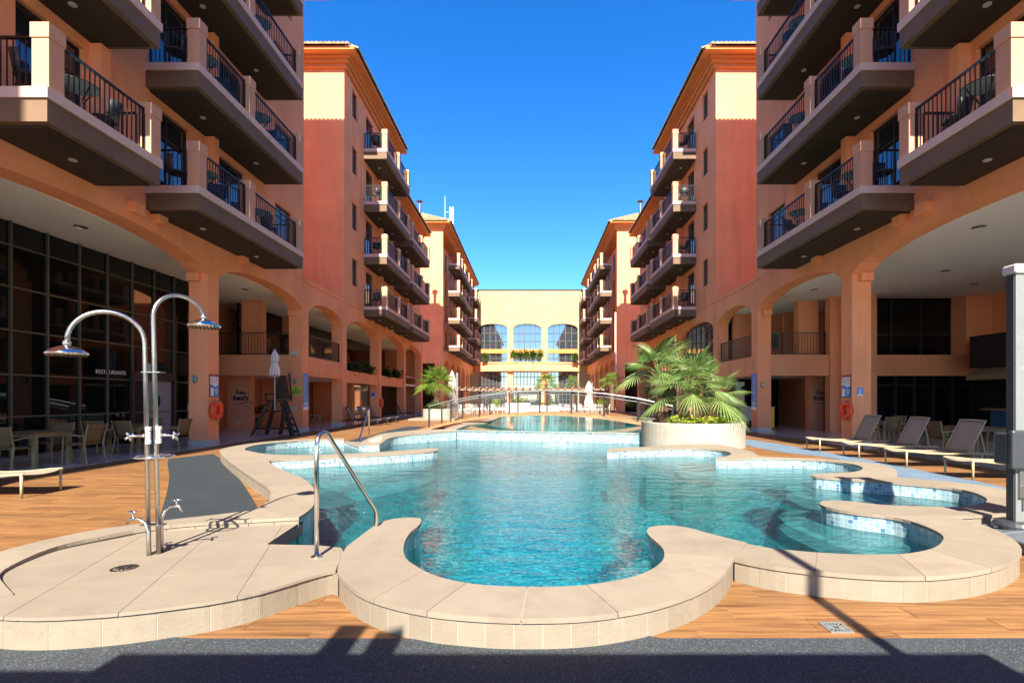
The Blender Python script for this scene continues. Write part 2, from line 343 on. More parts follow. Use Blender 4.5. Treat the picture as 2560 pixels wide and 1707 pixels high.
def floor_mat():
    m = mat('polished_beige_floor_tile', (.38,.33,.27), .18, .06, 1.2, spec=.5)
    n = m.node_tree.nodes; l = m.node_tree.links; p = n['Principled BSDF']
    g = n.new('ShaderNodeNewGeometry'); br = n.new('ShaderNodeTexBrick'); br.offset = 0; br.inputs['Scale'].default_value = 1; br.inputs['Brick Width'].default_value = .6; br.inputs['Row Height'].default_value = .6; br.inputs['Mortar Size'].default_value = .006
    l.new(g.outputs['Position'], br.inputs['Vector']); br.inputs['Color1'].default_value = (.60,.55,.47,1); br.inputs['Color2'].default_value = (.54,.49,.42,1); br.inputs['Mortar'].default_value = (.22,.19,.16,1)
    l.new(br.outputs[0], p.inputs['Base Color']); return m
M['tfloor'] = floor_mat()
M['bounce_ground'] = mat('pale_bounce_ground', (.50,.43,.33), .9, .15, .3)  # unseen ground, made pale to bounce sunlight onto the shaded walls
# ------------------------------------------------------------------ pool outlines (metres)
ring_in = [(-1.12,5.29),(-1.1,5.08),(-1.13,4.84),(-1.11,4.53),(-1.05,4.23),(-0.97,4.01),(-0.87,3.87),(-0.75,3.71),(-0.61,3.59),(-0.45,3.5),(-0.24,3.44),(-0.02,3.43),(0.17,3.43),(0.38,3.46),(0.6,3.54),(0.76,3.64),(0.92,3.8),(1.04,3.99),(1.09,4.14),(1.12,4.31),(1.11,4.53),(1.09,4.73),(1.11,4.88)]
ring_out = [(-1.15,5.38),(-1.24,5.42),(-1.35,5.41),(-1.48,5.32),(-1.54,5.12),(-1.55,4.84),(-1.56,4.47),(-1.56,4.31),(-1.43,3.79),(-1.37,3.66),(-1.24,3.48),(-1.13,3.35),(-1.02,3.25),(-0.89,3.16),(-0.74,3.08),(-0.56,3.01),(-0.38,2.97),(-0.21,2.945),(-0.05,2.935),(0.15,2.94),(0.32,2.96),(0.51,3.01),(0.71,3.09),(0.85,3.17),(1.01,3.28),(1.16,3.41),(1.3,3.56),(1.43,3.73),(1.54,3.91),(1.62,4.06),(1.9,4.47),(1.83,4.56),(1.71,4.73),(1.57,4.96),(1.48,5.06),(1.37,5.09),(1.26,5.08),(1.16,5.0)]
ring_j = [((-1.12,4.64),(-1.56,4.73)),((-1.08,4.31),(-1.56,4.31)),((-1.01,4.04),(-1.43,3.79)),((-0.78,3.75),(-0.98,3.23)),((-0.44,3.49),(-0.61,3.03)),((-0.02,3.43),(-0.05,2.94)),((0.38,3.46),(0.52,3.01)),((0.75,3.63),(1.03,3.29)),((1.01,3.94),(1.32,3.59)),((1.1,4.17),(1.62,4.06)),((1.11,4.53),(1.71,4.73))]
right_in = [(1.89,4.44),(1.99,4.33),(2.17,4.25),(2.35,4.19),(2.54,4.14),(2.75,4.13),(2.98,4.14),(3.16,4.19),(3.35,4.28),(3.53,4.41),(3.73,4.61),(3.81,4.73),(3.87,4.89),(3.91,5.1),(3.91,5.31),(3.84,5.47),(3.71,5.56),(3.58,5.67),(3.47,5.83),(3.43,6.0),(3.47,6.15),(3.56,6.26),(3.71,6.34),(3.87,6.31),(4.02,6.19),(4.16,6.07),(4.42,6.0),(4.7,5.95),(4.9,5.93),(5.1,5.97),(5.31,6.07),(5.53,6.21),(5.7,6.38),(5.82,6.55),(5.96,6.86),(5.97,7.14),(5.81,7.36),(5.57,7.56),(5.31,7.76),(5.01,7.93),(4.71,8.13),(4.58,8.3),(4.63,8.45),(4.8,8.56),(4.99,8.6),(5.19,8.66),(5.43,8.7),(5.68,8.85),(5.92,9.1),(6.12,9.44),(6.19,9.77),(6.13,10.13),(5.94,10.43),(5.6,10.64),(5.11,10.78),(4.54,10.76),(4.06,10.62),(3.88,10.7),(3.99,10.87),(4.22,11.07),(4.47,11.39),(4.64,11.8),(4.67,12.29),(4.52,12.59),(4.26,12.82),(3.83,12.9),(3.37,12.86),(2.31,12.54),(2.04,12.37),(1.86,12.3)]
right_out = [(1.61,4.05),(1.72,3.93),(1.88,3.82),(2.08,3.74),(2.26,3.68),(2.43,3.64),(2.59,3.62),(2.8,3.62),(3.02,3.66),(3.23,3.72),(3.43,3.8),(3.64,3.91),(3.87,4.06),(4.05,4.21),(4.22,4.41),(4.38,4.67),(4.49,4.97),(4.52,5.25),(4.47,5.47),(4.77,5.5),(5.11,5.55),(5.55,5.74),(6.0,6.1),(6.36,6.49),(6.58,6.84),(6.59,7.21),(6.51,7.56),(6.31,7.81),(6.05,8.02),(5.87,8.2),(6.1,8.5),(6.39,8.92),(6.6,9.31),(6.69,9.64),(6.63,10.05),(6.38,10.4),(6.03,10.74),(5.52,10.9),(5.1,11.03),(5.02,11.18),(5.1,11.5),(5.25,12.08),(5.25,12.42),(5.3,13.2),(5.2,14.0),(4.4,14.2),(3.7,13.75),(3.12,13.36),(2.7,13.2),(2.28,13.06),(2.0,12.79),(1.92,12.6)]
right_j = [((2.35,4.19),(2.08,3.74)),((2.98,4.14),(2.8,3.62)),((3.35,4.28),(3.43,3.8)),((3.73,4.61),(4.05,4.21)),((3.91,5.1),(4.49,4.97)),((3.71,5.56),(4.47,5.47)),((4.42,6.0),(4.77,5.5)),((5.31,6.07),(5.55,5.74)),((5.82,6.55),(6.36,6.49)),((5.81,7.36),(6.51,7.56)),((5.01,7.93),(5.87,8.2)),((5.43,8.7),(6.1,8.5)),((6.12,9.44),(6.6,9.31)),((5.94,10.43),(6.38,10.4)),((5.11,10.78),(5.52,10.9)),((4.64,11.8),(5.1,11.5)),((4.52,12.59),(5.25,12.42)),((3.83,12.9),(4.4,14.2)),((3.37,12.86),(3.12,13.36))]
kerb_in = [(-3.31,3.28),(-3.49,3.41),(-3.69,3.56),(-3.80,3.67),(-3.87,3.79),(-3.95,4.01),(-4.0,4.22),(-4.0,4.38),(-3.96,4.51),(-3.9,4.63),(-3.83,4.76),(-3.75,4.90),(-3.55,5.06),(-3.35,5.15),(-2.87,5.28),(-2.43,5.38)]
kerb_out = [(-3.45,3.08),(-3.75,3.2),(-4.05,3.44),(-4.23,3.65),(-4.32,3.9),(-4.34,4.18),(-4.31,4.46),(-4.22,4.74),(-4.08,4.96),(-3.87,5.14),(-3.67,5.32),(-3.36,5.52),(-3.08,5.73)]
kerb_j = [((-3.69,3.56),(-4.05,3.44)),((-3.87,3.79),(-4.23,3.65)),((-4.0,4.22),(-4.33,4.18)),((-3.9,4.63),(-4.22,4.74)),((-3.55,5.06),(-3.87,5.14)),((-2.87,5.28),(-3.36,5.52))]
left_in = [(-2.43,5.39),(-2.45,5.62),(-2.5,5.9),(-2.61,6.21),(-2.86,6.81),(-3.14,7.38),(-3.57,8.05),(-4.07,8.63),(-4.62,9.31),(-5.17,10.12),(-5.22,10.3),(-5.03,10.48),(-4.63,10.64),(-4.31,10.85),(-3.71,11.09),(-3.15,11.45),(-2.55,11.85),(-2.21,12.3),(-2.25,12.65),(-2.39,12.8),(-2.6,12.74),(-2.95,12.38),(-3.47,11.95),(-3.9,11.66),(-4.49,11.39),(-4.91,11.27),(-5.43,11.3),(-5.88,11.46),(-6.36,11.85),(-6.83,12.3),(-7.05,12.64),(-7.21,13.07),(-7.3,13.49),(-7.28,14.28),(-6.95,14.94),(-6.49,15.4),(-5.67,15.61)]
left_out = [(-3.08,5.73),(-3.15,6.09),(-3.29,6.5),(-3.59,7.08),(-4.21,7.87),(-4.98,8.85),(-6.15,10.4),(-7.1,11.72),(-7.5,12.37),(-7.69,12.95),(-7.75,13.58),(-7.71,14.28),(-7.55,14.94),(-7.18,15.43),(-6.80,15.73),(-6.23,15.97),(-5.85,16.09)]
left_j = [((-2.61,6.21),(-3.29,6.5)),((-3.14,7.38),(-3.75,7.28)),((-4.07,8.63),(-4.5,8.24)),((-5.17,10.12),(-5.6,9.7)),((-5.43,11.3),(-6.5,10.9)),((-6.36,11.85),(-7.1,11.72)),((-7.21,13.07),(-7.69,12.95)),((-6.95,14.94),(-7.55,14.94))]
back_in = [(-4.68,13.98),(-4.56,13.92),(-4.31,13.85),(-4.08,13.89),(-4.14,14.27),(-4.24,15.01),(-4.25,15.46),(-4.19,15.92),(-3.91,16.35),(-3.58,16.65),(-3.08,17.2),(-2.54,17.67)]
back_out = [(-4.8,14.46),(-4.87,15.09),(-4.90,16.02),(-4.85,16.76),(-4.53,17.21),(-4.2,17.6),(-3.8,18.1),(-3.2,18.4),(-2.6,18.0)]
back_j = [((-4.24,15.01),(-4.87,15.09)),((-4.19,15.92),(-4.90,16.02)),((-3.58,16.65),(-4.2,17.6))]
basin = [(-3.86,3.26),(-3.56,3.12),(-3.24,2.985),(-3.02,2.93),(-2.76,2.92),(-2.51,2.96),(-2.3,3.02),(-2.12,3.1),(-1.97,3.17),(-1.79,3.31),(-1.68,3.47),(-1.59,3.62),(-1.5,3.74),(-1.44,3.79),(-1.57,4.31),(-1.64,4.44),(-1.88,4.52),(-2.34,4.55),(-2.44,5.36),(-2.44,5.5),(-3.0,5.5),(-3.8,5.05),(-4.1,4.5),(-4.12,4.0)]
water_loop = [(-1.3,4.25),(-1.2,3.8),(-.85,3.45),(-.4,3.22),(-.05,3.18),(.35,3.2),(.75,3.35),(1.05,3.55),(1.3,3.9),(1.5,4.3),(1.78,4.27),(2.2,4.0),(2.65,3.88),(3.1,3.92),(3.5,4.1),(3.95,4.5),(4.2,4.95),(4.2,5.45),(4.6,5.75),(5.2,5.83),(5.75,6.1),(6.2,6.55),(6.3,7.1),(6.1,7.6),(5.7,8.05),(5.85,8.5),(6.15,8.95),(6.45,9.5),(6.4,10.1),(5.9,10.6),(5.0,10.9),(4.78,11.3),(4.9,11.8),(5.0,12.4),(4.9,13.2),(4.2,14.2),(3.9,15.0),(3.9,16.18),(3.61,16.25),(.6,17.02),(-2.57,17.87),(-3.2,17.8),(-3.8,17.2),(-4.35,16.5),(-4.55,15.8),(-4.55,14.6),(-4.72,14.3),(-5.6,15.75),(-5.8,15.85),(-6.5,15.6),(-7.2,15.2),(-7.5,14.3),(-7.5,13.2),(-7.3,12.3),(-6.6,11.6),(-5.6,10.1),(-4.9,9.2),(-4.2,8.2),(-3.4,7.1),(-3.0,6.4),(-2.75,5.8),(-2.6,5.4),(-2.42,4.5),(-1.9,4.45),(-1.66,4.38)]
far_loop = [(-2.57,17.86),(.6,17.01),(3.61,16.24),(4.2,17.4),(5.4,18.0),(6.4,19.5),(6.9,22),(6.8,26),(5.5,30),(2.5,34.5),(-.5,34),(-1.8,30),(-1.75,26),(-2.1,23.5),(-2.5,21.0)]

def plen(P):
    d = [0]
    for a, b in zip(P, P[1:]): d.append(d[-1]+hypot(b[0]-a[0], b[1]-a[1]))
    return d
def proj(P, q):
    best = (1e9, 0)
    d = plen(P)
    for i, (a, b) in enumerate(zip(P, P[1:])):
        L2 = (b[0]-a[0])**2+(b[1]-a[1])**2
        t = 0 if L2 == 0 else max(0, min(1, ((q[0]-a[0])*(b[0]-a[0])+(q[1]-a[1])*(b[1]-a[1]))/L2))
        e = hypot(a[0]+t*(b[0]-a[0])-q[0], a[1]+t*(b[1]-a[1])-q[1])
        if e < best[0]: best = (e, d[i]+t*(d[i+1]-d[i]))
    return best[1]
def at_len(P, s):
    d = plen(P)
    for i in range(len(P)-1):
        if s <= d[i+1] or i == len(P)-2:
            L = d[i+1]-d[i]; t = 0 if L == 0 else (s-d[i])/L
            return (P[i][0]+t*(P[i+1][0]-P[i][0]), P[i][1]+t*(P[i+1][1]-P[i][1]))
def sub(P, s0, s1):
    d = plen(P); out = [at_len(P, s0)]
    out += [p for p, q in zip(P, d) if s0+1e-3 < q < s1-1e-3]
    out.append(at_len(P, s1)); return out
def smooth(P, it=1):      # Chaikin corner cutting, ends kept, sharp corners kept
    for _ in range(it):
        Q = [P[0]]
        for i in range(1, len(P)-1):
            a, b, c = P[i-1], P[i], P[i+1]
            a1 = atan2(b[1]-a[1], b[0]-a[0]); a2 = atan2(c[1]-b[1], c[0]-b[0]); dv = abs((a2-a1+pi) % (2*pi)-pi)
            if dv > radians(60): Q.append(b)
            else:
                Q.append((b[0]*.75+a[0]*.25, b[1]*.75+a[1]*.25)); Q.append((b[0]*.75+c[0]*.25, b[1]*.75+c[1]*.25))
        Q.append(P[-1]); P = Q
    return P

pool = empty('swimming_pool', (0,0,0), kind='structure')
def vwall(name, P, z0, z1, m, parent, kind=None, closed=False):
    mb = MB(); d = plen(P); uv = []
    for p, q in zip(P, d):
        zz = z1(p) if callable(z1) else z1
        mb.vert((p[0],p[1],z0)); uv.append((q, z0)); mb.vert((p[0],p[1],zz)); uv.append((q, zz))
    for i in range(len(P)-1): mb.f.append([2*i, 2*i+2, 2*i+3, 2*i+1])
    return mb.build(name, m, parent, uvs=uv, kind=kind)
TH = .032
def band(I, O, joints, z, riser=True, tile=.19, gap=.003, riser_skip=(), m='coping'):
    I = smooth(I); O = smooth(O)
    zf = z if callable(z) else (lambda p: z)
    si = [0]+[proj(I, a) for a, b in joints]+[plen(I)[-1]]
    so_ = [0]+[proj(O, b) for a, b in joints]+[plen(O)[-1]]
    poly_all = I+O[::-1]
    for k in range(len(si)-1):
        g0 = gap if k else 0; g1 = gap if k < len(si)-2 else 0
        poly = sub(I, si[k]+g0, si[k+1]-g1)+sub(O, so_[k]+g0, so_[k+1]-g1)[::-1]
        dz = random.uniform(-.0015, .0015)
        mb = MB(); mb.prism(poly, [zf(p)-TH+dz for p in poly], [zf(p)+dz for p in poly]); mb.build('coping_slab', M[m], pool)
    sg = -1 if area(poly_all) < 0 else 1; Ii = inset(I, .03*sg); Oi = inset(O, -.03*sg); P = Ii+Oi[::-1]
    mb = MB(); mb.prism(P, [zf(p)-TH+.002 for p in P], [zf(p)-.006 for p in P]); mb.build('coping_bed', M['grout'], pool)
    return I, O, zf
def inset(P, d):
    out = []
    for i, p in enumerate(P):
        a = P[max(0,i-1)]; b = P[min(len(P)-1,i+1)]; L = hypot(b[0]-a[0], b[1]-a[1]) or 1
        out.append((p[0]-(b[1]-a[1])/L*d, p[1]+(b[0]-a[0])/L*d))
    return out
RIS = {}
def risers(O, zf, s0, s1, tile=.19, side=1, zb=0):
    n = max(1, round((s1-s0)/tile)); st = (s1-s0)/n
    back = inset(sub(O, s0, s1), side*.0155)
    vwall('riser_backing', back, -.02, lambda p: zf(p)-TH-.001, M['grout'], pool)
    for k in range(n):
        P = sub(O, s0+k*st+.003, s0+(k+1)*st-.003); A = inset(P, side*(.012+random.uniform(0,.0015))); B = inset(P, side*.026)
        poly = A+B[::-1]; mb = MB(); mb.prism(poly, [zb]*len(poly), [zf(p)-TH-.003 for p in poly]); mb.build('riser_tile', M['riser'], pool)
def inner_wall(I, zf, side, name='mosaic_wall'):
    vwall(name, inset(I, side*.012), -1.2, lambda p: zf(p)-TH-.001, M['mosaic'], pool)

CZ = .19
I, O, zf = band(ring_in, ring_out, ring_j, CZ); inner_wall(I, zf, -1)
risers(O, zf, proj(O,(-1.43,3.79)), proj(O,(1.62,4.06)), .165, 1)
vwall('mosaic_wall', inset(sub(O, 0, proj(O,(-1.56,4.31))), .012), -1.2, CZ-TH-.001, M['mosaic'], pool)
vwall('mosaic_wall', inset(sub(O, proj(O,(1.9,4.47)), plen(O)[-1]), .012), -1.2, CZ-TH-.001, M['mosaic'], pool)
I, O, zf = band(right_in, right_out, right_j, CZ); inner_wall(I, zf, -1)
risers(O, zf, 0, proj(O,(5.25,12.42)), .19, 1)
vwall('mosaic_wall', inset(sub(O, proj(O,(3.7,13.75)), plen(O)[-1]), .012), -1.2, CZ-TH-.001, M['mosaic'], pool)
I, O, zf = band(kerb_in, kerb_out, kerb_j, .20); risers(O, zf, 0, plen(O)[-1], .19, -1)
n_ = 14; L_ = plen(I)[-1]
vwall('riser_backing', inset(I, .024), 0.1, .20-TH-.001, M['grout'], pool)
for k in range(n_):
    P = sub(I, L_*k/n_+.003, L_*(k+1)/n_-.003); A = inset(P, .010); B = inset(P, .026); poly = A+B[::-1]
    mb = MB(); mb.prism(poly, .10, .20-TH-.003); mb.build('riser_tile', M['riser'], pool)
I, O, zf = band(left_in, left_out, left_j, .20); inner_wall(I, zf, 1); risers(O, zf, 0, plen(O)[-1], .30, -1)
zb_ = lambda p: .20 + (.135*max(0, min(1, (p[1]-14.5)/3.2)))
I, O, zf = band(back_in, back_out, back_j, zb_); inner_wall(I, zf, 1); risers(O, zf, 0, plen(O)[-1], .4, -1)
# threshold into the spa
mb = MB(); th = [(-5.85,16.09),(-5.67,15.61),(-4.70,14.05),(-4.82,14.5),(-4.9,15.3)]; mb.prism(th, .085, .11); mb.build('coping_slab', M['coping'], pool)
vwall('mosaic_wall', [(-5.66,15.6),(-4.70,14.07)], -1.2, .085, M['mosaic'], pool)
# shower basin floor: slabs on a gently tilted bed
fz = lambda p: .188-.028*(p[1]-3.3)
Ob = smooth(basin[1:14])
bb_ = [basin[0]]+inset(Ob, .028)+basin[14:]; mb = MB(); mb.prism(bb_, [-.02]*len(bb_), [fz(p)-.004 for p in bb_]); mb.build('basin_bed', M['grout'], pool)
vwall('mosaic_wall', [(-1.57,4.312),(-1.645,4.452),(-1.88,4.532),(-2.352,4.565),(-2.455,5.42)], -1.2, lambda p: fz(p)-.013, M['mosaic'], pool)
def clip(poly, a, b, c):    # keep a*x+b*y<=c
    out = []
    for i in range(len(poly)):
        p, q = poly[i], poly[(i+1) % len(poly)]; dp = a*p[0]+b*p[1]-c; dq = a*q[0]+b*q[1]-c
        if dp <= 0: out.append(p)
        if dp*dq < 0: t = dp/(dp-dq); out.append((p[0]+t*(q[0]-p[0]), p[1]+t*(q[1]-p[1])))
    return out
ux, uy = cos(radians(19)), sin(radians(19))
basin_s = [basin[0]]+Ob+basin[14:]
for i in range(-6, 5):
    for j in range(1, 12):
        a0, b0, s = i*.60-.1, j*.60+.12, .60
        P = clip(clip(clip(clip(basin_s, ux,uy,a0+s-.002), -ux,-uy,-(a0+.002)), -uy,ux,b0+s-.002), uy,-ux,-(b0+.002))
        if len(P) > 2 and abs(area(P)) > .0002:
            mb = MB(); mb.prism(P, [fz(p)-.02 for p in P], [fz(p)+random.uniform(-.0006,.0006) for p in P]); mb.build('basin_slab', M['basin'], pool)
n_ = round(plen(Ob)[-1]/.27); L_ = plen(Ob)[-1]
vwall('riser_backing', inset(Ob, .0165), -.02, lambda p: fz(p)-.015, M['grout'], pool)
for k in range(n_):
    P = sub(Ob, L_*k/n_+.003, L_*(k+1)/n_-.003); A = inset(P, .013+random.uniform(0,.0015)); B = inset(P, .026); poly = A+B[::-1]
    mb = MB(); mb.prism(poly, 0, [fz(p)-.024 for p in poly]); mb.build('riser_tile', M['riser'], pool)
mb = MB(); mb.prism([(-1.48,3.80),(-1.405,3.745),(-1.40,3.95),(-1.52,3.97)], 0, .15); mb.build('joint_fill', M['riser'], pool)
# pool floor, weir, submerged benches
def flat(name, P, z, m, parent=pool, uvs=True, kind=None):
    bm = bmesh.new(); vs = [bm.verts.new((p[0],p[1],z)) for p in P]; es = [bm.edges.new((vs[i], vs[(i+1) % len(vs)])) for i in range(len(vs))]
    bmesh.ops.triangle_fill(bm, edges=es, use_beauty=True)
    for f in bm.faces:
        if f.normal.z < 0: f.normal_flip()
    me = bpy.data.meshes.new(name)
    if uvs:
        u = bm.loops.layers.uv.new('UVMap')
        for f in bm.faces:
            for lp in f.loops: lp[u].uv = (lp.vert.co.x, lp.vert.co.y)
    bm.to_mesh(me); bm.free(); me.materials.append(m); o = link(name, me, parent)
    if kind: o['kind'] = kind
    return o
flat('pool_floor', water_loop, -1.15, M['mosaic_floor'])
weir = [(-2.57,17.84),(.6,16.99),(3.61,16.22),(3.95,16.12)]
vwall('weir_wall', weir, -1.2, .335, M['mosaic'], pool)
mb = MB(); mb.prism(weir+[(x+.03,y+.10) for x, y in weir][::-1], .26, .338); mb.build('weir_crest', M['white'], pool)
def arcpoly(cx, cy, r, n=28, a0=0, a1=360, ry=None): return [(cx+r*cos(radians(a0+(a1-a0)*i/n)), cy+(ry or r)*sin(radians(a0+(a1-a0)*i/n))) for i in range(n+(a1-a0 < 360))]
def bench(P, z):
    flat('bench_top', P, z, M['mosaic_bench'])
    vwall('bench_side', P+[P[0]], -1.15, z, M['mosaic'], pool)
bench([(3.9,6.5),(3.62,6.8),(3.36,6.72),(3.12,6.45),(3.02,6.0),(3.05,5.5),(3.15,5.05),(3.36,4.75),(3.6,4.35),(4.1,4.9),(4.1,5.6),(3.6,5.9)], -.17)
bench([(4.9,8.2),(4.75,8.9),(4.4,8.75),(4.15,8.3),(4.08,7.7),(4.2,7.2),(4.6,6.4),(5.2,5.9),(6.1,6.6),(6.2,7.3)], -.17)
bench([(4.5,10.9),(4.1,11.7),(3.5,11.6),(3.1,11.0),(3.05,10.2),(3.4,9.5),(4.1,9.0),(4.7,8.4),(5.7,8.6),(6.3,9.6),(6.2,10.3),(5.4,10.85)], -.12)
bench([(4.9,11.2),(4.9,12.9),(3.9,13.0),(2.9,12.6),(2.7,11.9),(3.1,11.2),(3.8,10.85)], -.12)
bench([(-7.45,13.3),(-7.2,12.5),(-5.9,11.2),(-4.9,11.0),(-3.6,11.8),(-2.9,12.6),(-3.3,13.3),(-4.4,13.7),(-5.6,15.8),(-6.9,15.3),(-7.4,14.4)], -.30)
bench([(-5.4,9.9),(-4.2,8.3),(-3.3,8.8),(-2.3,11.0),(-2.2,11.9),(-3.4,11.4),(-5.2,10.6)], -.42)
bench([(-2.5,17.9),(-4.1,16.6),(-4.5,15.6),(-4.2,14.6),(-3.0,15.0),(-1.9,16.6),(-1.7,17.4)], -.45)
bench([(1.2,3.5),(1.25,4.9),(.92,4.72),(.7,4.4),(.6,4.0),(.62,3.4)], -.22)
# numbered depth plates and the white vent plates on the mosaic
# water
w = flat('pool_water', water_loop, 0.0, M['water'], None); tag(w, 'rippled turquoise pool water inside the cream coping', 'pool water', kind='structure')
w = flat('upper_pool_water', far_loop, .334, M['water2'], None); tag(w, 'still green water of the upper pool under the footbridge', 'pool water', kind='structure')
up = empty('upper_pool', (0,0,0), kind='structure')
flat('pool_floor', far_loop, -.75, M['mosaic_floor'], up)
Fl = far_loop[2:]+[far_loop[0]]
vwall('mosaic_wall', Fl, -.8, .33, M['mosaic'], up)
Fo = inset(smooth(Fl), -.42); Fi = smooth(Fl)
for k in range(12):
    La = plen(Fi)[-1]; Lb = plen(Fo)[-1]
    P = sub(Fi, La*k/12+.004, La*(k+1)/12-.004)+sub(Fo, Lb*k/12+.004, Lb*(k+1)/12-.004)[::-1]
    mb = MB(); mb.prism(P, .33, .365); mb.build('coping_slab', M['coping'], up)
vwall('riser_wall', inset(Fo, .02), -.02, .33, M['riser'], up)
# the low stone pad that juts into the upper pool by the bridge
mb = MB(); mb.prism([(-2.6,20.6),(-1.95,22.2),(-1.75,23.4),(-2.0,23.9),(-2.7,23.6),(-3.0,22.0)], -.02, .375); mb.build('coping_pad', M['coping'], up)

# ------------------------------------------------------------------ deck, paths, terrace floors
def spans(y, loops, x0, x1):
    """x intervals at depth y that lie outside every loop"""
    cuts = []
    for Lp in loops:
        xs = []
        for i in range(len(Lp)):
            a, b = Lp[i], Lp[(i+1) % len(Lp)]
            if (a[1] <= y) != (b[1] <= y): xs.append(a[0]+(y-a[1])/(b[1]-a[1])*(b[0]-a[0]))
        xs.sort(); cuts += list(zip(xs[::2], xs[1::2]))
    cuts.sort(); out = []; c = x0
    for a, b in cuts:
        if a > c: out.append((c, min(a, x1)))
        c = max(c, b)
    if c < x1: out.append((c, x1))
    return out
LOOPS = [water_loop, far_loop]
mb = MB(); y = 2.6
while y < 62:
    st = .09 if y < 19 else .25
    for a, b in spans(y+st/2, LOOPS, -10.2, 10.2): mb.box(a, b, y, y+st, -.06, -.0035 if y < 13.9 else .001)
    y += st
deck = mb.build('deck', None, None, kind='structure'); deck.data.materials.append(M['grout_dark']); deck.data.materials.append(M['plankfar'])
for p in deck.data.polygons:
    if p.center.y > 13.9: p.material_index = 1
cand = []
PW, PL = .18, 1.2
rows = 0; y = 3.02
while y < 13.9:
    off = (rows*.37 % 1)*PL
    sp = spans(y+PW/2, LOOPS, -9.75, 9.75)
    for a, b in sp:
        x = -9.75-off
        while x < 9.75:
            l, r = max(x, a), min(x+PL, b)
            if r-l > .05: cand.append((l+.0025, r-.0025, y+.002, y+PW-.002))
            x += PL
    rows += 1; y += PW
def inside(P, p):
    c = False
    for i in range(len(P)):
        a, b = P[i], P[(i+1) % len(P)]
        if (a[1] <= p[1]) != (b[1] <= p[1]) and p[0] < a[0]+(p[1]-a[1])/(b[1]-a[1])*(b[0]-a[0]): c = not c
    return c
solids = [ring_in+ring_out[::-1], right_in+right_out[::-1], basin, left_in+left_out[::-1], kerb_in+kerb_out[::-1]]
def hidden(c):
    return all(any(inside(S_, (x, yy)) for S_ in solids+[water_loop]) for x in [c[0]+(c[1]-c[0])*q/10 for q in range(11)] for yy in (c[2], c[3]))
def seen(c):
    xm, ym = (c[0]+c[1])/2, (c[2]+c[3])/2; px = 1325+1280*xm/ym
    return -150 < px < 2710 and not hidden(c)
vis = sorted([c for c in cand if seen(c)], key=lambda c: (c[2]+c[3])/2); near = set(vis[:295])
pm = {}
rest = MB()
for c in cand:
    if hidden(c): continue
    dz = random.uniform(-.0012, .0012)
    if c in near:
        mb = MB(); mb.box(c[0], c[1], c[2], c[3], -.02, dz); mb.build('plank', M['plank'], deck)
    else: rest.box(c[0], c[1], c[2], c[3], -.02, dz)
rest.build('planks', M['plank'], deck, kind='stuff')

def sheet(name, P, z, m, th=.03, label=None):
    mb = MB(); mb.prism(P, z-th, z); o = mb.build(name, m, None, kind='structure'); return o
sheet('ground', [(-600,-300),(600,-300),(600,900),(-600,900)], -1.6, M['bounce_ground'], .2)
sheet('terrace_floor', [(9.55,-20),(24,-20),(24,60),(9.55,60)], .006, M['tfloor'])
sheet('terrace_floor', [(-9.55,-20),(-9.55,60),(-24,60),(-24,-20)], .006, M['tfloor'])
sheet('rubber_path', [(-10,-6),(10,-6),(10,3.088),(.79,3.088),(.62,3.17),(.3,3.3),(-.2,3.2),(-.5,3.05),(-.74,3.083),(-2.0,3.084),(-3.0,3.2),(-3.9,3.35),(-4.6,3.35),(-5.4,3.1),(-10,3.1)], .005, M['rubber'], .06)
pathL = smooth([(-8.65,12.25),(-8.23,13.3),(-7.5,12.4),(-6.47,10.95),(-5.17,9.13),(-4.15,7.61),(-3.58,6.74),(-3.3,6.3),(-3.5,5.9),(-4.19,6.0),(-4.4,6.06),(-4.91,6.85),(-5.7,8.05),(-6.72,9.55),(-8.0,11.3)], 2)
sheet('rubber_path', pathL, .006, M['rubberdark'], .02)
sheet('rubber_path', smooth([(-6.17,16.6),(-6.25,18.03),(-6.15,19.79),(-6.38,23.2),(-6.24,26.09),(-5.3,26.09),(-5.23,23.65),(-5.19,21.17),(-5.3,19.47),(-5.2,17.4),(-5.5,16.3)], 2), .006, M['rubberdark'], .02)
M['bluepath'] = mat('blue_grey_rubber', (.10,.155,.21), .85, .12, 2, .5, 120)
sheet('rubber_path', smooth([(7.63,18.02),(7.92,16.14),(7.95,13.65),(8.0,12.2),(7.85,10.5),(7.82,9.0),(7.62,7.8),(7.3,6.9),(6.7,6.2),(6.0,5.9),(6.2,7.0),(6.3,8.2),(6.5,9.28),(6.55,10.2),(7.1,11.2),(7.35,12.3),(7.1,13.0),(6.75,13.6),(6.6,15.34),(6.7,17)], 2), .006, M['bluepath'], .02)
# ------------------------------------------------------------------ hotel buildings
WX, BX = 9.8, 8.45           # facade plane and balcony front plane, metres from the axis
SIDE = {-1: 'left', 1: 'right'}
def holed_wall(mb, sd, y0, y1, z0, z1, holes, rev=.22, X=WX):
    ys = sorted({y0, y1, *[h[0] for h in holes], *[h[1] for h in holes]}); zs = sorted({z0, z1, *[h[2] for h in holes], *[h[3] for h in holes]})
    def ish(y, z): return any(h[0] < y < h[1] and h[2] < z < h[3] for h in holes)
    for a, b in zip(ys, ys[1:]):
        for c, d in zip(zs, zs[1:]):
            if not ish((a+b)/2, (c+d)/2): mb.face([(sd*X,a,c),(sd*X,b,c),(sd*X,b,d),(sd*X,a,d)])
    r = sd*(X+rev)
    for a, b, c, d in holes:
        x = sd*X
        mb.face([(x,a,c),(x,b,c),(r,b,c),(r,a,c)]); mb.face([(x,a,d),(x,b,d),(r,b,d),(r,a,d)])
        mb.face([(x,a,c),(x,a,d),(r,a,d),(r,a,c)]); mb.face([(x,b,c),(x,b,d),(r,b,d),(r,b,c)])
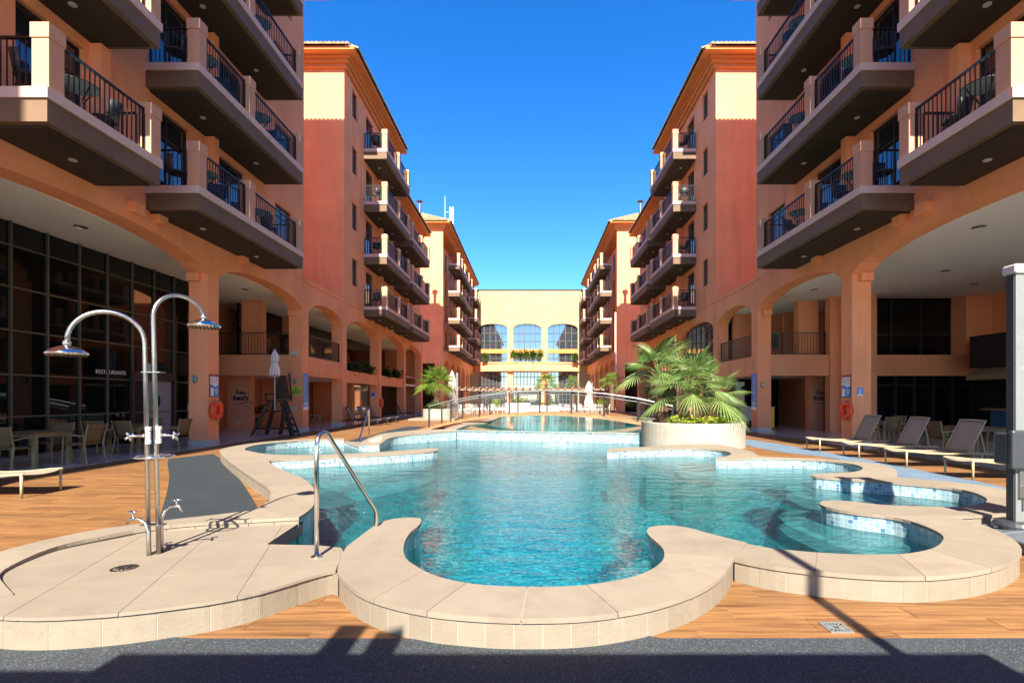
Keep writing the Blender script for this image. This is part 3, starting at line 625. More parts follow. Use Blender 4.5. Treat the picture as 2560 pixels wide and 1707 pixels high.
def window(parent, sd, y0, y1, z0, z1, nv=2, door=False, curtain=False, X=WX, name='window', nh=1):
    r = X+.10; f = MB(); t = .05
    f.box(sd*r, sd*(r+.06), y0+.003, y0+t, z0+.003, z1-.003); f.box(sd*r, sd*(r+.06), y1-t, y1-.003, z0+.003, z1-.003)
    f.box(sd*r, sd*(r+.06), y0+t, y1-t, z0+.003, z0+t); f.box(sd*r, sd*(r+.06), y0+t, y1-t, z1-t, z1-.003)
    for k in range(1, nv): yy = y0+(y1-y0)*k/nv; f.box(sd*(r+.005), sd*(r+.055), yy-.025, yy+.025, z0+t, z1-t)
    for k in range(1, nh+1):
        if nh: zz = z0+(z1-z0)*(.72 if nh == 1 else k/(nh+1)); f.box(sd*(r+.008), sd*(r+.05), y0+t, y1-t, zz-.02, zz+.02)
    w = f.build(name, M['frame'], parent)
    g = MB(); g.box(sd*(r+.03), sd*(r+.036), y0+t*.5, y1-t*.5, z0+t*.5, z1-t*.5); g.build('pane', M['glass'], w)
    return w
def post(mb, cx, cy, z, s=.30, h=1.18, ch=.30):
    a = s/2; mb.box(cx-a, cx+a, cy-a, cy+a, z, z+h-ch)
    b = a+.018; mb.box(cx-b, cx+b, cy-b, cy+b, z+h-ch, z+h-.04)
    n = len(mb.v); t = z+h-.04
    mb.v += [(cx-b,cy-b,t),(cx+b,cy-b,t),(cx+b,cy+b,t),(cx-b,cy+b,t),(cx,cy,t+.09)]
    for q in ((0,1,4),(1,2,4),(2,3,4),(3,0,4)): mb.f.append([n+i for i in q])
def rail_run(mb, bal, a, b, z, h=.98, sp=.115):
    L = hypot(b[0]-a[0], b[1]-a[1]); n = max(2, round(L/sp))
    mb.bar((a[0],a[1],z+h), (b[0],b[1],z+h), .06, .035); mb.bar((a[0],a[1],z+.06), (b[0],b[1],z+.06), .035, .03)
    for k in range(n+1):
        x = a[0]+(b[0]-a[0])*k/n; y = a[1]+(b[1]-a[1])*k/n
        w = .045 if k in (0, n) else .018
        bal.box(x-w/2, x+w/2, y-w/2, y+w/2, z, z+h-.018)
def balcony(parent, sd, y0, y1, zb, posts, lights=()):
    x0, x1 = sd*(WX-.002), sd*BX
    m = MB(); m.box(x0, x1, y0, y1, zb, zb+.405)
    b = m.build('balcony', M['brown'], parent)
    m = MB(); m.box(x0, sd*(BX+.12), y0+.12, y1-.12, zb-.004, zb+.05); 
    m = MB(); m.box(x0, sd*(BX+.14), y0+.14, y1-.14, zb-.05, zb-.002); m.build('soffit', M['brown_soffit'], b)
    m = MB(); m.box(x0, sd*(BX-.035), y0-.035, y1+.035, zb+.405, zb+.595); m.build('sill_band', M['pale'], b)
    z = zb+.595
    for i, py in enumerate(posts):
        m = MB(); post(m, sd*(BX+.13), py, z); m.build('post', M['post'], b)
    rl, bl = MB(), MB(); X = sd*(BX+.13)
    for p, q in zip(posts, posts[1:]): rail_run(rl, bl, (X, p+.17), (X, q-.17), z)
    rail_run(rl, bl, (sd*(WX-.03), posts[0]), (X+sd*.17, posts[0]), z); rail_run(rl, bl, (sd*(WX-.03), posts[-1]), (X+sd*.17, posts[-1]), z)
    r = rl.build('railing', M['rail'], b); bl.build('balusters', M['rail'], b, kind='stuff')
    for ly in lights:
        m = MB(); m.lathe([(.075,0),(.075,-.02),(.05,-.022)], (sd*(WX-.6), ly, zb-.05), 12); m.build('downlight', M['white'], b)
    return b
def roof_tiles(mb, edge0, edge1, inward, zE, slope, clip_fn, pitch=.22, r=.13):
    """rows of half-round tiles that run up from the eave edge0-edge1 towards inward"""
    L = hypot(edge1[0]-edge0[0], edge1[1]-edge0[1]); n = int(L/pitch); t = ((edge1[0]-edge0[0])/L, (edge1[1]-edge0[1])/L)
    for k in range(n):
        s = (k+.5)*L/n; ln = clip_fn(s, L)
        if ln < .15: continue
        c = (edge0[0]+t[0]*s, edge0[1]+t[1]*s)
        A = []; B = []
        for j in range(7):
            a = pi*j/6; o = cos(a)*pitch*.5; h = sin(a)*r
            A.append((c[0]+t[0]*o-inward[0]*.14, c[1]+t[1]*o-inward[1]*.14, zE+h)); B.append((c[0]+t[0]*o+inward[0]*ln, c[1]+t[1]*o+inward[1]*ln, zE+h+slope*ln))
        for j in range(6): mb.face([A[j], A[j+1], B[j+1], B[j]])
        mb.face(A)
def hip_roof(parent, sd, y0, y1, zE, depth=9.0, ov=.8, front=True, back=True, slope=.55):
    """eave soffit, mouldings, tiles. zE = underside of the eave"""
    xa, xb = WX-ov, WX+depth+ov; ya, yb = y0-(ov if front else 0), y1+(ov if back else 0)
    m = MB(); m.box(sd*xa, sd*xb, ya, yb, zE, zE+.17); e = m.build('eave', M['cornice'], parent)
    m = MB()
    for i, (o, z0, z1) in enumerate(((.16,zE-.50,zE-.30),(.30,zE-.302,zE-.13),(.42,zE-.132,zE+.002))):
        m.box(sd*(WX-o), sd*(WX+depth), y0-(o if front else 0), y1+(o if back else 0), z0, z1)
    m.build('cornice_moulding', M['cornice'], parent)
    half = (xb-xa)/2; zt = zE+.17; bx, by = xa+half, half
    m = MB(); h = half*slope
    A = (sd*xa,ya,zt); B = (sd*xb,ya,zt); C = (sd*xb,yb,zt); D = (sd*xa,yb,zt)
    R0 = (sd*bx, ya+(half if front else 0), zt+h); R1 = (sd*bx, yb-(half if back else 0), zt+h)
    if R1[1] < R0[1]: R0 = R1 = (sd*bx,(ya+yb)/2,zt+h)
    m.face([A,B,R0]); m.face([B,C,R1,R0]); m.face([C,D,R1]); m.face([D,A,R0,R1])
    rf = m.build('roof', M['rtile'], parent)
    m = MB()
    def cl(s, L): return min(half, s if front else 99, (L-s) if back else 99)
    roof_tiles(m, (sd*xa,ya), (sd*xa,yb), (sd,0), zt+.01, slope, cl)
    if front: roof_tiles(m, (sd*xa,ya), (sd*xb,ya), (0,1), zt+.01, slope, lambda s, L: min(s, L-s))
    if back: roof_tiles(m, (sd*xa,yb), (sd*xb,yb), (0,-1), zt+.01, slope, lambda s, L: min(s, L-s))
    m.build('roof_tiles', M['rtile'], rf, kind='stuff')
def score_lines(mb, sd, x0, x1, y, zs):
    for z in zs: mb.box(sd*x0, sd*x1, y-.004, y+.02, z-.008, z+.008)

def block_near(sd):
    nm = SIDE[sd]
    b = empty('hotel_block', (sd*WX, 10, 0), f'terracotta hotel block nearest on the {nm}, long dark-brown balconies over the pool terrace', 'building')
    zs = [6.26+3.125*k for k in range(5)]
    holes = []
    D = [(9.75,11.25),(13.15,14.75),(16.1,17.6),(4.6,6.2),(1.2,2.8)]
    for z in zs[:4]:
        f = z+.6
        for a, c in D: holes.append((a, c, f+.02, f+2.25))
        holes.append((19.7, 21.05, f+.65, f+2.15))
    m = MB(); holed_wall(m, sd, -14, 22.2, 6.64, 19.3, holes)
    m.face([(sd*WX,22.2,6.64),(sd*19,22.2,6.64),(sd*19,22.2,19.3),(sd*WX,22.2,19.3)]); m.face([(sd*19,-14,6.64),(sd*19,22.2,6.64),(sd*19,22.2,19.3),(sd*19,-14,19.3)])
    m.face([(sd*WX,-14,6.64),(sd*19,-14,6.64),(sd*19,-14,19.3),(sd*WX,-14,19.3)])
    m.build('wall', M['wall'], b)
    for h in holes: window(b, sd, *h, nv=2)
    m = MB()
    for z in zs[:4]:
        for y in (11.5, 15.55, 7.3): m.box(sd*(WX-.28), sd*(WX+.01), y-.13, y+.13, z+.6, z+3.07)
    m.build('pilasters', M['wall'], b, kind='stuff')
    for z in zs[:4]:
        balcony(b, sd, 8.96, 11.7, z+.03, [9.12, 11.54], (10.3,))
        balcony(b, sd, 13.05, 19.04, z, [13.2, 15.55, 18.88], (14.4, 17.2))
    for y in (8.9, 13.4, 12.6, 17.3, 5.6):
        m = MB(); m.box(sd*(WX-.22), sd*(WX+.01), y-.16, y+.16, 5.98, 6.24); m.build('bracket', M['wall'], b)
    hip_roof(b, sd, -14, 22.2, 19.3)
    return b
def block_mid(sd):
    nm = SIDE[sd]
    b = empty('hotel_block', (sd*WX, 27, 0), f'middle terracotta block on the {nm}, with sunlit top corner under a tiled eave', 'building')
    zs = [6.26+3.10*k for k in range(4)]
    holes = []
    for z in zs:
        f = z+.6; holes.append((28.25, 29.1, f+.85, f+2.35)); holes.append((30.6, 32.0, f+.02, f+2.2)); holes.append((33.6, 35.0, f+.02, f+2.2))
        if z < zs[3]: holes += [(37.8, 39.2, f+.02, f+2.2), (41.0, 42.4, f+.02, f+2.2)]
    m = MB(); holed_wall(m, sd, 27, 36.7, 6.64, 19.3, [h for h in holes if h[0] < 36]); holed_wall(m, sd, 36.7, 45.7, 6.64, 16.1, [h for h in holes if h[0] > 36])
    m.face([(sd*WX,27,6.6),(sd*18.8,27,6.6),(sd*18.8,27,19.3),(sd*WX,27,19.3)])
    m.face([(sd*WX,36.7,16.1),(sd*18.8,36.7,16.1),(sd*18.8,36.7,19.3),(sd*WX,36.7,19.3)])
    m.face([(sd*WX,45.7,6.6),(sd*18.8,45.7,6.6),(sd*18.8,45.7,16.1),(sd*WX,45.7,16.1)])
    m.build('wall', M['wall'], b)
    m = MB(); score_lines(m, sd, WX+.002, 18, 27, (8.9, 12.0, 15.1, 17.9)); m.build('wall_joint', M['wall_in'], b)
    for h in holes: window(b, sd, *h, nv=2)
    for i, z in enumerate(zs):
        balcony(b, sd, 30.2, 35.9, z, [30.35, 33.2, 35.75], (31.3, 34.2))
        if i < 3: balcony(b, sd, 36.9, 43.1, z-.05, [37.05, 40.2, 42.95], (38.2, 41.5))
    m = MB()
    for i, z in enumerate(zs):
        m.box(sd*(WX-.28), sd*(WX+.01), 33.0, 33.3, z+.6, z+3.04)
        if i < 3: m.box(sd*(WX-.28), sd*(WX+.01), 40.0, 40.3, z+.6, z+3.0)
    m.build('pilasters', M['wall'], b, kind='stuff')
    for y in (31.5, 34.4, 38.5, 41.8):
        m = MB(); m.box(sd*(WX-.2), sd*(WX+.01), y-.14, y+.14, 5.98, 6.2); m.build('bracket', M['wall'], b)
    hip_roof(b, sd, 27, 36.7, 19.3); hip_roof(b, sd, 37.5, 45.7, 16.08, front=False)
    # flue on the lower roof
    c = MB(); cx, cy = sd*9.75, 45.2
    c.lathe([(.15,0),(.15,2.2),(.17,2.2),(.17,2.25),(.11,2.26),(.11,2.4)], (cx,cy,16.4), 12)
    fl = c.build('flue', M['steel'], b); c = MB(); c.lathe([(.30,0),(.32,.05),(.12,.2),(.02,.24)], (cx,cy,18.72), 14); c.build('flue_cap', M['darkplastic'], fl)
    return b
def block_far(sd):
    global WX, BX
    keep = WX, BX; WX, BX = 8.92, 7.69          # the courtyard narrows here
    nm = SIDE[sd]
    b = empty('hotel_block', (sd*WX, 52.5, 0), f'farthest terracotta block on the {nm}, end wall half in sun above a scalloped shadow', 'building')
    zs = [6.60+2.99*k for k in range(4)]; ze = 19.2
    holes = []
    for z in zs: holes += [(53.9, 54.9, z+1.3, z+2.6)]+[(y, y+1.3, z+.62, z+2.6) for y in (56.5, 59.2, 63.0, 65.6, 74.6, 77)]
    m = MB(); holed_wall(m, sd, 52.5, 80.4, 6.4, ze, holes)
    for (a, c, z0, z1) in ((WX, 9.75, 0, 6.4), (9.75, 13.8, 5.0, 6.4), (13.8, 17.8, 0, 6.4), (WX, 17.8, 6.4, ze)):
        m.face([(sd*a,52.5,z0),(sd*c,52.5,z0),(sd*c,52.5,z1),(sd*a,52.5,z1)])
    m.face([(sd*9.75,52.5,0),(sd*9.75,53.6,0),(sd*9.75,53.6,5.0),(sd*9.75,52.5,5.0)])
    m.build('wall', M['wall'], b)
    m = MB(); score_lines(m, sd, WX+.002, 17, 52.5, (6.95,)); m.build('wall_joint', M['wall_in'], b)
    m = MB(); m.box(sd*9.77, sd*13.8, 53.2, 53.3, 0, 5.1); m.build('glazing', M['glass_in'], b)
    for h in holes: window(b, sd, *h, nv=2)
    for z in zs:
        balcony(b, sd, 56.0, 61.0, z, [56.15, 58.5, 60.85], (57.5,)); balcony(b, sd, 61.5, 68.4, z-.06, [61.65, 65.0, 68.25])
        balcony(b, sd, 74.0, 79.4, z-.05, [74.15, 77, 79.25])
    ar = MB(); ys = [52.5, 53.3, 57.0, 57.7, 61.4, 62.1, 65.7, 66.4, 70.2, 71.0, 74.8, 75.5, 80.4]
    arch_wall(ar, sd, ys, 4.7, 5.55, 6.402, X=WX); ar.build('arcade_wall', M['wall'], b)
    for a, c in zip(ys[2::2], ys[3::2]):
        m = MB(); m.box(sd*WX, sd*(WX+.58), a, c, 0, 4.702); m.build('column', M['wall'], b)
    m = MB(); m.box(sd*WX, sd*(WX+.58), 52.52, 53.3, 0, 4.70); m.build('column', M['wall'], b)
    m = MB(); m.box(sd*(WX+2.2), sd*(WX+2.3), 53.6, 80, 0, 6.4); m.build('glazing', M['glass_in'], b)
    m = MB(); m.box(sd*(WX+.6), sd*(WX+2.2), 53.4, 80, 5.6, 5.7); m.build('ceiling', M['ceiling'], b)
    hip_roof(b, sd, 52.5, 80.2, ze)
    if sd > 0:
        m = MB(); m.tube([(8.72,52.25,3.4),(8.72,52.25,10.2)], .10, 10); m.build('drain_pipe', M['pale'], b)
    else:
        m = MB(); m.tube([(-8.9,53.6,19.3),(-8.9,53.6,22.6)], [.045,.025], 6); m.tube([(-8.9,53.6,20.9),(-8.1,53.6,20.9)], .035, 6); m.tube([(-8.9,53.6,20.2),(-8.1,53.6,20.1)], .04, 6); a_ = m.build('antenna_mast', M['mastwhite'], b)
        for x in (-8.33, -8.07):
            m = MB(); m.box(x-.09, x+.09, 53.5, 53.7, 19.6, 21.4); m.build('antenna_panel', M['mastwhite'], a_)
    WX, BX = keep
    return b
def arch_pts(y0, y1, zs, zc, n=18):
    c = (y0+y1)/2; h = (y1-y0)/2; out = []
    r = zc-zs
    for i in range(n+1):
        t = -1+2*i/n; out.append((c+h*t, zs+r*(1-abs(t)**2.3)**(.62)))
    return out
def arch_wall(mb, sd, ys, zs, zc, zt, X=WX, th=.58, bays=None):
    """ys = alternating solid/open limits: [c0a, c0b, c1a, c1b ...]; solid between a and b"""
    xf, xr = sd*X, sd*(X+th)
    for i in range(0, len(ys), 2):
        if i+1 < len(ys):
            a, b = ys[i], ys[i+1]; mb.face([(xf,a,zs),(xf,b,zs),(xf,b,zt),(xf,a,zt)]); mb.face([(xr,a,zs),(xr,b,zs),(xr,b,zt),(xr,a,zt)])
    for i in range(1, len(ys)-1, 2):
        P = arch_pts(ys[i], ys[i+1], zs, zc)
        for p, q in zip(P, P[1:]):
            for x in (xf, xr): mb.face([(x,p[0],p[1]),(x,q[0],q[1]),(x,q[0],zt),(x,p[0],zt)])
            mb.face([(xf,p[0],p[1]),(xf,q[0],q[1]),(xr,q[0],q[1]),(xr,p[0],p[1])])
ARC = [-14,-13.4,-9.6,-9.05,-.6,-.05,7.05,7.6,15.58,16.12,22.05,22.65,26.8,27.38,33.2,33.8,39.9,40.45,46.1,46.7]
def arcade(sd):
    nm = SIDE[sd]
    b = empty('arcade', (sd*WX, 15.58, 0), f'two-storey terracotta arcade of square columns and flat arches along the {nm} terrace', 'arcade')
    m = MB(); arch_wall(m, sd, ARC, 5.22, 5.82, 6.642); m.build('arch_wall', M['wall'], b)
    for a, c in list(zip(ARC[::2], ARC[1::2])):
        m = MB(); m.box(sd*WX, sd*(WX+.58), a, c, 0, 5.222); k = m.build('column', M['wall'], b)
        m = MB(); m.box(sd*(WX-.012), sd*(WX+.592), a-.012, c+.012, 0, .17); m.build('plinth', M['plinth'], k)
    m = MB(); m.box(sd*(WX-.05), sd*(WX+.3), 22.2, 27.0, 6.50, 6.66); m.box(sd*(WX-.03), sd*WX, 27.0, 46.7, 6.52, 6.62); m.box(sd*(WX-.015), sd*WX, -14, 22.2, 6.53, 6.61); m.build('cornice', M['wall'], b)
    m = MB(); m.box(sd*WX, sd*16, 22.2, 27, 6.60, 6.645); m.box(sd*WX, sd*18.8, 45.7, 46.7, 6.55, 6.64); m.build('gap_roof', M['wall'], b)
    # little blocks at the arch springings
    m = MB()
    for a, c in list(zip(ARC[::2], ARC[1::2]))[3:6]:
        m.box(sd*(WX+.2), sd*(WX+.57), a-.14, a, 5.0, 5.24)
    m.build('impost', M['wall'], b, kind='stuff')
    far = 15.2 if sd < 0 else 20
    m = MB(); m.box(sd*(WX+.58), sd*far, -14, 22.3, 5.80, 5.95); m.box(sd*(WX+.58), sd*(14.6), 22.3, 47, 5.80, 5.95); m.build('ceiling', M['ceiling'], b)
    spots = [(11.4, y) for y in (9.5, 13.0, 17.5, 20.5, 24.7, 30, 36.5)] + ([(14.2,11),(14.2,17.5),(17,11),(16.9,19.5)] if sd > 0 else [])
    for x, y in spots:
        m = MB(); m.lathe([(.14,0),(.15,-.02),(.12,-.03),(.11,-.01)], (sd*x, y, 5.80), 16); m.build('downlight', M['steel'], b)
    # mezzanine: beam across the end of the terrace, spandrels along the facade, floors
    m = MB()
    xe = 14.6 if sd < 0 else 19.5
    m.box(sd*(WX+.58), sd*xe, 22.1, 22.5, 2.42, 3.32); m.build('mezzanine_beam', M['wall_in'], b)
    m = MB(); m.box(sd*(WX+.10), sd*(WX+.48), 22.65, 26.8, 2.45, 3.30); m.build('spandrel', M['wall'], b)
    if sd < 0:
        m = MB(); m.box(sd*(WX+.10), sd*(WX+.48), 27.38, 33.2, 2.30, 2.95); m.box(sd*(WX+.10), sd*(WX+.48), 33.8, 39.9, 2.30, 2.95); m.build('spandrel', M['wall'], b)
    else:
        m = MB(); m.box(sd*(WX+.02), sd*(WX+.48), 27.38, 33.2, 2.5, 3.25); m.box(sd*(WX+.02), sd*(WX+.48), 33.8, 39.9, 2.5, 3.25); m.build('spandrel', M['wall'], b)
        for (a, c) in ((27.38,33.2),(33.8,39.9)):
            f = MB(); g = MB(); P = arch_pts(a, c, 5.22, 5.82, 14); xg = sd*(WX+.18)
            for p, q in zip(P, P[1:]): g.face([(xg,p[0],3.25),(xg,q[0],3.25),(xg,q[0],q[1]),(xg,p[0],p[1])])
            n = 7
            for k in range(1, n):
                yy = a+(c-a)*k/n; f.box(xg-sd*.04, xg+sd*.02, yy-.03, yy+.03, 3.25, 5.62)
            for zz in (3.95, 4.65, 5.25): f.box(xg-sd*.035, xg+sd*.015, a, c, zz-.03, zz+.03)
            w = f.build('window', M['frame'], b); g.build('pane', M['bluegl'], w)
    m = MB(); m.box(sd*(WX+.5), sd*14.6, 22.5, 46.6, 2.5, 2.62); m.build('mezzanine_floor', M['ceiling'], b)
    m = MB(); m.box(sd*(WX+.5), sd*14.6, 22.5, 46.6, 3.22, 3.28); m.build('mezzanine_floor', M['tfloor'], b)
    rl, bl = MB(), MB()
    rail_run(rl, bl, (sd*(WX+.62), 22.3), (sd*xe if sd < 0 else sd*13.25, 22.3), 3.32, .98, .13)
    r = rl.build('railing', M['rail'], b); bl.build('balusters', M['rail'], r, kind='stuff')
    rl, bl = MB(), MB(); rail_run(rl, bl, (sd*(WX+.2), 22.68), (sd*(WX+.2), 26.78), 3.30, .98, .12)
    r = rl.build('railing', M['rail'], b); bl.build('balusters', M['rail'], r, kind='stuff')
    # walls behind
    bx = 14.4
    m = MB(); m.box(sd*(bx+.2), sd*(bx+.4), 22.5, 47, 0, 5.95); m.box(sd*9.9, sd*(bx+.4), 47.0, 47.2, 0, 5.95); m.box(sd*12.85, sd*13.9, 23.5, 23.9, .0, 2.5); m.box(sd*12.0, sd*12.9, 22.9, 23.3, 3.28, 5.8); m.box(sd*12.0, sd*14.4, 27.5, 27.8, 4.9, 5.8)
    if sd < 0: m.box(sd*13.95, sd*14.6, 22.6, 22.9, 0, 5.8); m.box(sd*12.4, sd*14.4, 27.5, 27.9, 0, 2.5); m.box(sd*11.8, sd*14.4, 34, 34.3, 0, 2.5)
    else: m.box(sd*10.6, sd*14.4, 26.6, 26.9, 3.3, 5.8); m.box(sd*12.9, sd*14.4, 26.0, 26.2, 3.3, 5.8)
    m.build('inner_wall', M['wall_in'], b)
    m = MB(); m.box(sd*(bx-.05), sd*(bx+.05), 27.9, 47, 3.28, 5.8); 
    if sd < 0: m.box(sd*13.3, sd*13.4, 23.4, 47, 3.28, 5.8)
    else: m.box(sd*10.6, sd*12.8, 26.4, 26.5, 0, 2.42); m.box(sd*11.5, sd*11.6, 28, 47, 0, 2.42)
    m.box(sd*12.2, sd*12.3, 34.4, 47, 0, 2.42)
    m.build('glazing', M['glass_in'], b)
    return b
def glass_wall_left(b):
    X = -12.8; zt = 5.8
    ys = [7.76+.96*k for k in range(14)]; zs = [.02, .99, 2.03, 3.12, 4.18, 5.2, zt]
    g0 = empty('glass_wall', (X, 8, 0), 'tall dark glass curtain wall with thin bronze mullions behind the dining chairs', 'glass wall')
    f = MB()
    for y in ys: f.box(X, X+.09, y-.022, y+.022, .02, zt)
    fr = f.build('mullion', M['mull'], g0)
    f = MB()
    for z in zs[1:-1]: f.box(X+.01, X+.08, ys[0]+.02, ys[-1], z-.02, z+.02)
    f.build('transom', M['mull'], g0)
    for a, c in zip(ys, ys[1:]):
        for z0, z1 in zip(zs, zs[1:]):
            if 16.2 < a < 17.5 and z1 < 2.5: continue
            m = MB(); t = random.uniform(-.002, .002)
            m.box(X+.02, X+.03, a+.02, c-.02, z0+.018, z1-.018); m.build('pane', M['glass_in'], g0)
    # swing door with a porthole
    m = MB(); m.box(X+.05, X+.14, 16.28, 18.32, 2.05, 2.32); m.box(X+.05, X+.14, 16.28, 16.42, 0, 2.05); m.box(X+.05, X+.14, 18.2, 18.32, 0, 2.05); m.build('door_frame', M['frame'], g0)
    m = MB(); m.box(X-.02, X+.06, 16.42, 17.1, 0, 2.05); m.build('door', M['dark'], g0)
    M['door'] = mat('grey_door_paint', (.30,.29,.30), .5, .04, 3)
    m = MB(); m.box(X-.02, X+.06, 17.12, 18.18, 0.01, 2.03); d = m.build('door', M['door'], g0)
    m = MB(); n = 20; m.f.append([m.vert((X+.064, 17.45+.2*cos(2*pi*k/n), 1.35+.24*sin(2*pi*k/n))) for k in range(n)]); m.build('porthole', M['dark'], d)
    c = bpy.data.curves.new('lettering', 'FONT'); c.body = 'RESTAURANTE'; c.size = .17; c.align_x = 'CENTER'; c.extrude = .004; c.materials.append(M['print_white'])
    o = link('lettering', bpy.data.meshes.new_from_object(bpy.data.objects.new('lettering', c)), g0); o.location = (X+.045-g0.location[0], 15.6-g0.location[1], 2.18); o.rotation_euler = (radians(90), 0, radians(90))
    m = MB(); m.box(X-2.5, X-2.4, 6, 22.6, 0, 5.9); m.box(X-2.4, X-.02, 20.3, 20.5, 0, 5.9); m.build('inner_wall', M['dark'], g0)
    m = MB(); m.box(X-.05, -13.0, 5, 22.2, 5.80, 5.95); 
    return g0
def restaurant_right():
    g0 = empty('terrace_bar', (19, 18, 0), 'shaded bar front at the back of the right terrace, dark glazing under terracotta walls', 'bar front')
    m = MB()
    m.box(13.3, 14.5, 21.4, 22.09, 0, 5.8)                 # pier
    m.box(14.5, 18.5, 22.5, 22.7, 5.7, 5.8); m.box(18.4, 19.6, 21.6, 22.4, 3.3, 5.8); m.box(19.5, 19.8, 9, 22, 3.9, 5.8); m.box(12.9, 13.3, 22.0, 22.4, 0, 5.8)
    m.build('wall', M['wall_in'], g0)
    f = MB(); g = MB()
    g.box(14.5, 18.4, 22.45, 22.5, 3.33, 5.8)
    for k in range(4): f.box(14.5+1.3*k-.03, 14.5+1.3*k+.03, 22.38, 22.44, 3.33, 5.78)
    f.box(14.5, 18.4, 22.39, 22.43, 4.2, 4.26)
    w = f.build('window', M['frame'], g0); g.build('pane', M['glass_in'], w)
    f = MB(); g = MB(); g.box(13.3, 19.5, 22.75, 22.8, 0, 2.42)
    for k in range(7): f.box(14.5+.85*k-.03, 14.5+.85*k+.03, 22.66, 22.74, 0, 2.42)
    f.box(14.5, 19.6, 22.67, 22.73, 2.0, 2.06); w = f.build('window', M['frame'], g0); g.build('pane', M['glass_in'], w)
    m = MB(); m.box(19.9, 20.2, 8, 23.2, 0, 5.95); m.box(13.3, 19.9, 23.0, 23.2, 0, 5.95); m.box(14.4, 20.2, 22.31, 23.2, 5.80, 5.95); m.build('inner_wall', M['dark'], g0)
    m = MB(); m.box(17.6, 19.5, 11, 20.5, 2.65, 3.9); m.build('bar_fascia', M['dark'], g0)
    n = len(m.v); aw = MB(); aw.face([(17.2,11,2.35),(17.2,20.2,2.35),(18.2,20.2,2.85),(18.2,11,2.85)]); aw.face([(17.2,11,2.15),(17.2,20.2,2.15),(17.2,20.2,2.35),(17.2,11,2.35)]); aw.build('awning', mat('olive_awning', (.22,.18,.10), .9), g0)
    m = MB(); m.box(17.6, 18.6, 11, 20.0, .98, 1.06); c = m.build('counter', M['wood2'], g0); m = MB(); m.box(17.8, 18.3, 11.2, 19.8, 0, .97); m.build('counter_front', mat('blue_counter_front', (.02,.10,.25), .5), c)
    # round drop in the ceiling
    m = MB(); m.lathe([(3.0,-.34),(3.0,0)], (18.6, 15.2, 5.80), 48); m.build('ceiling_drop', M['ceiling'], g0)
    for k in range(7):
        a = radians(120+k*20); m = MB(); m.lathe([(.13,0),(.14,-.02),(.10,-.025)], (18.6+2.4*cos(a), 15.2+2.4*sin(a), 5.46), 14); m.build('downlight', M['steel'], g0)
    # louvre grille high on the wall
    return g0
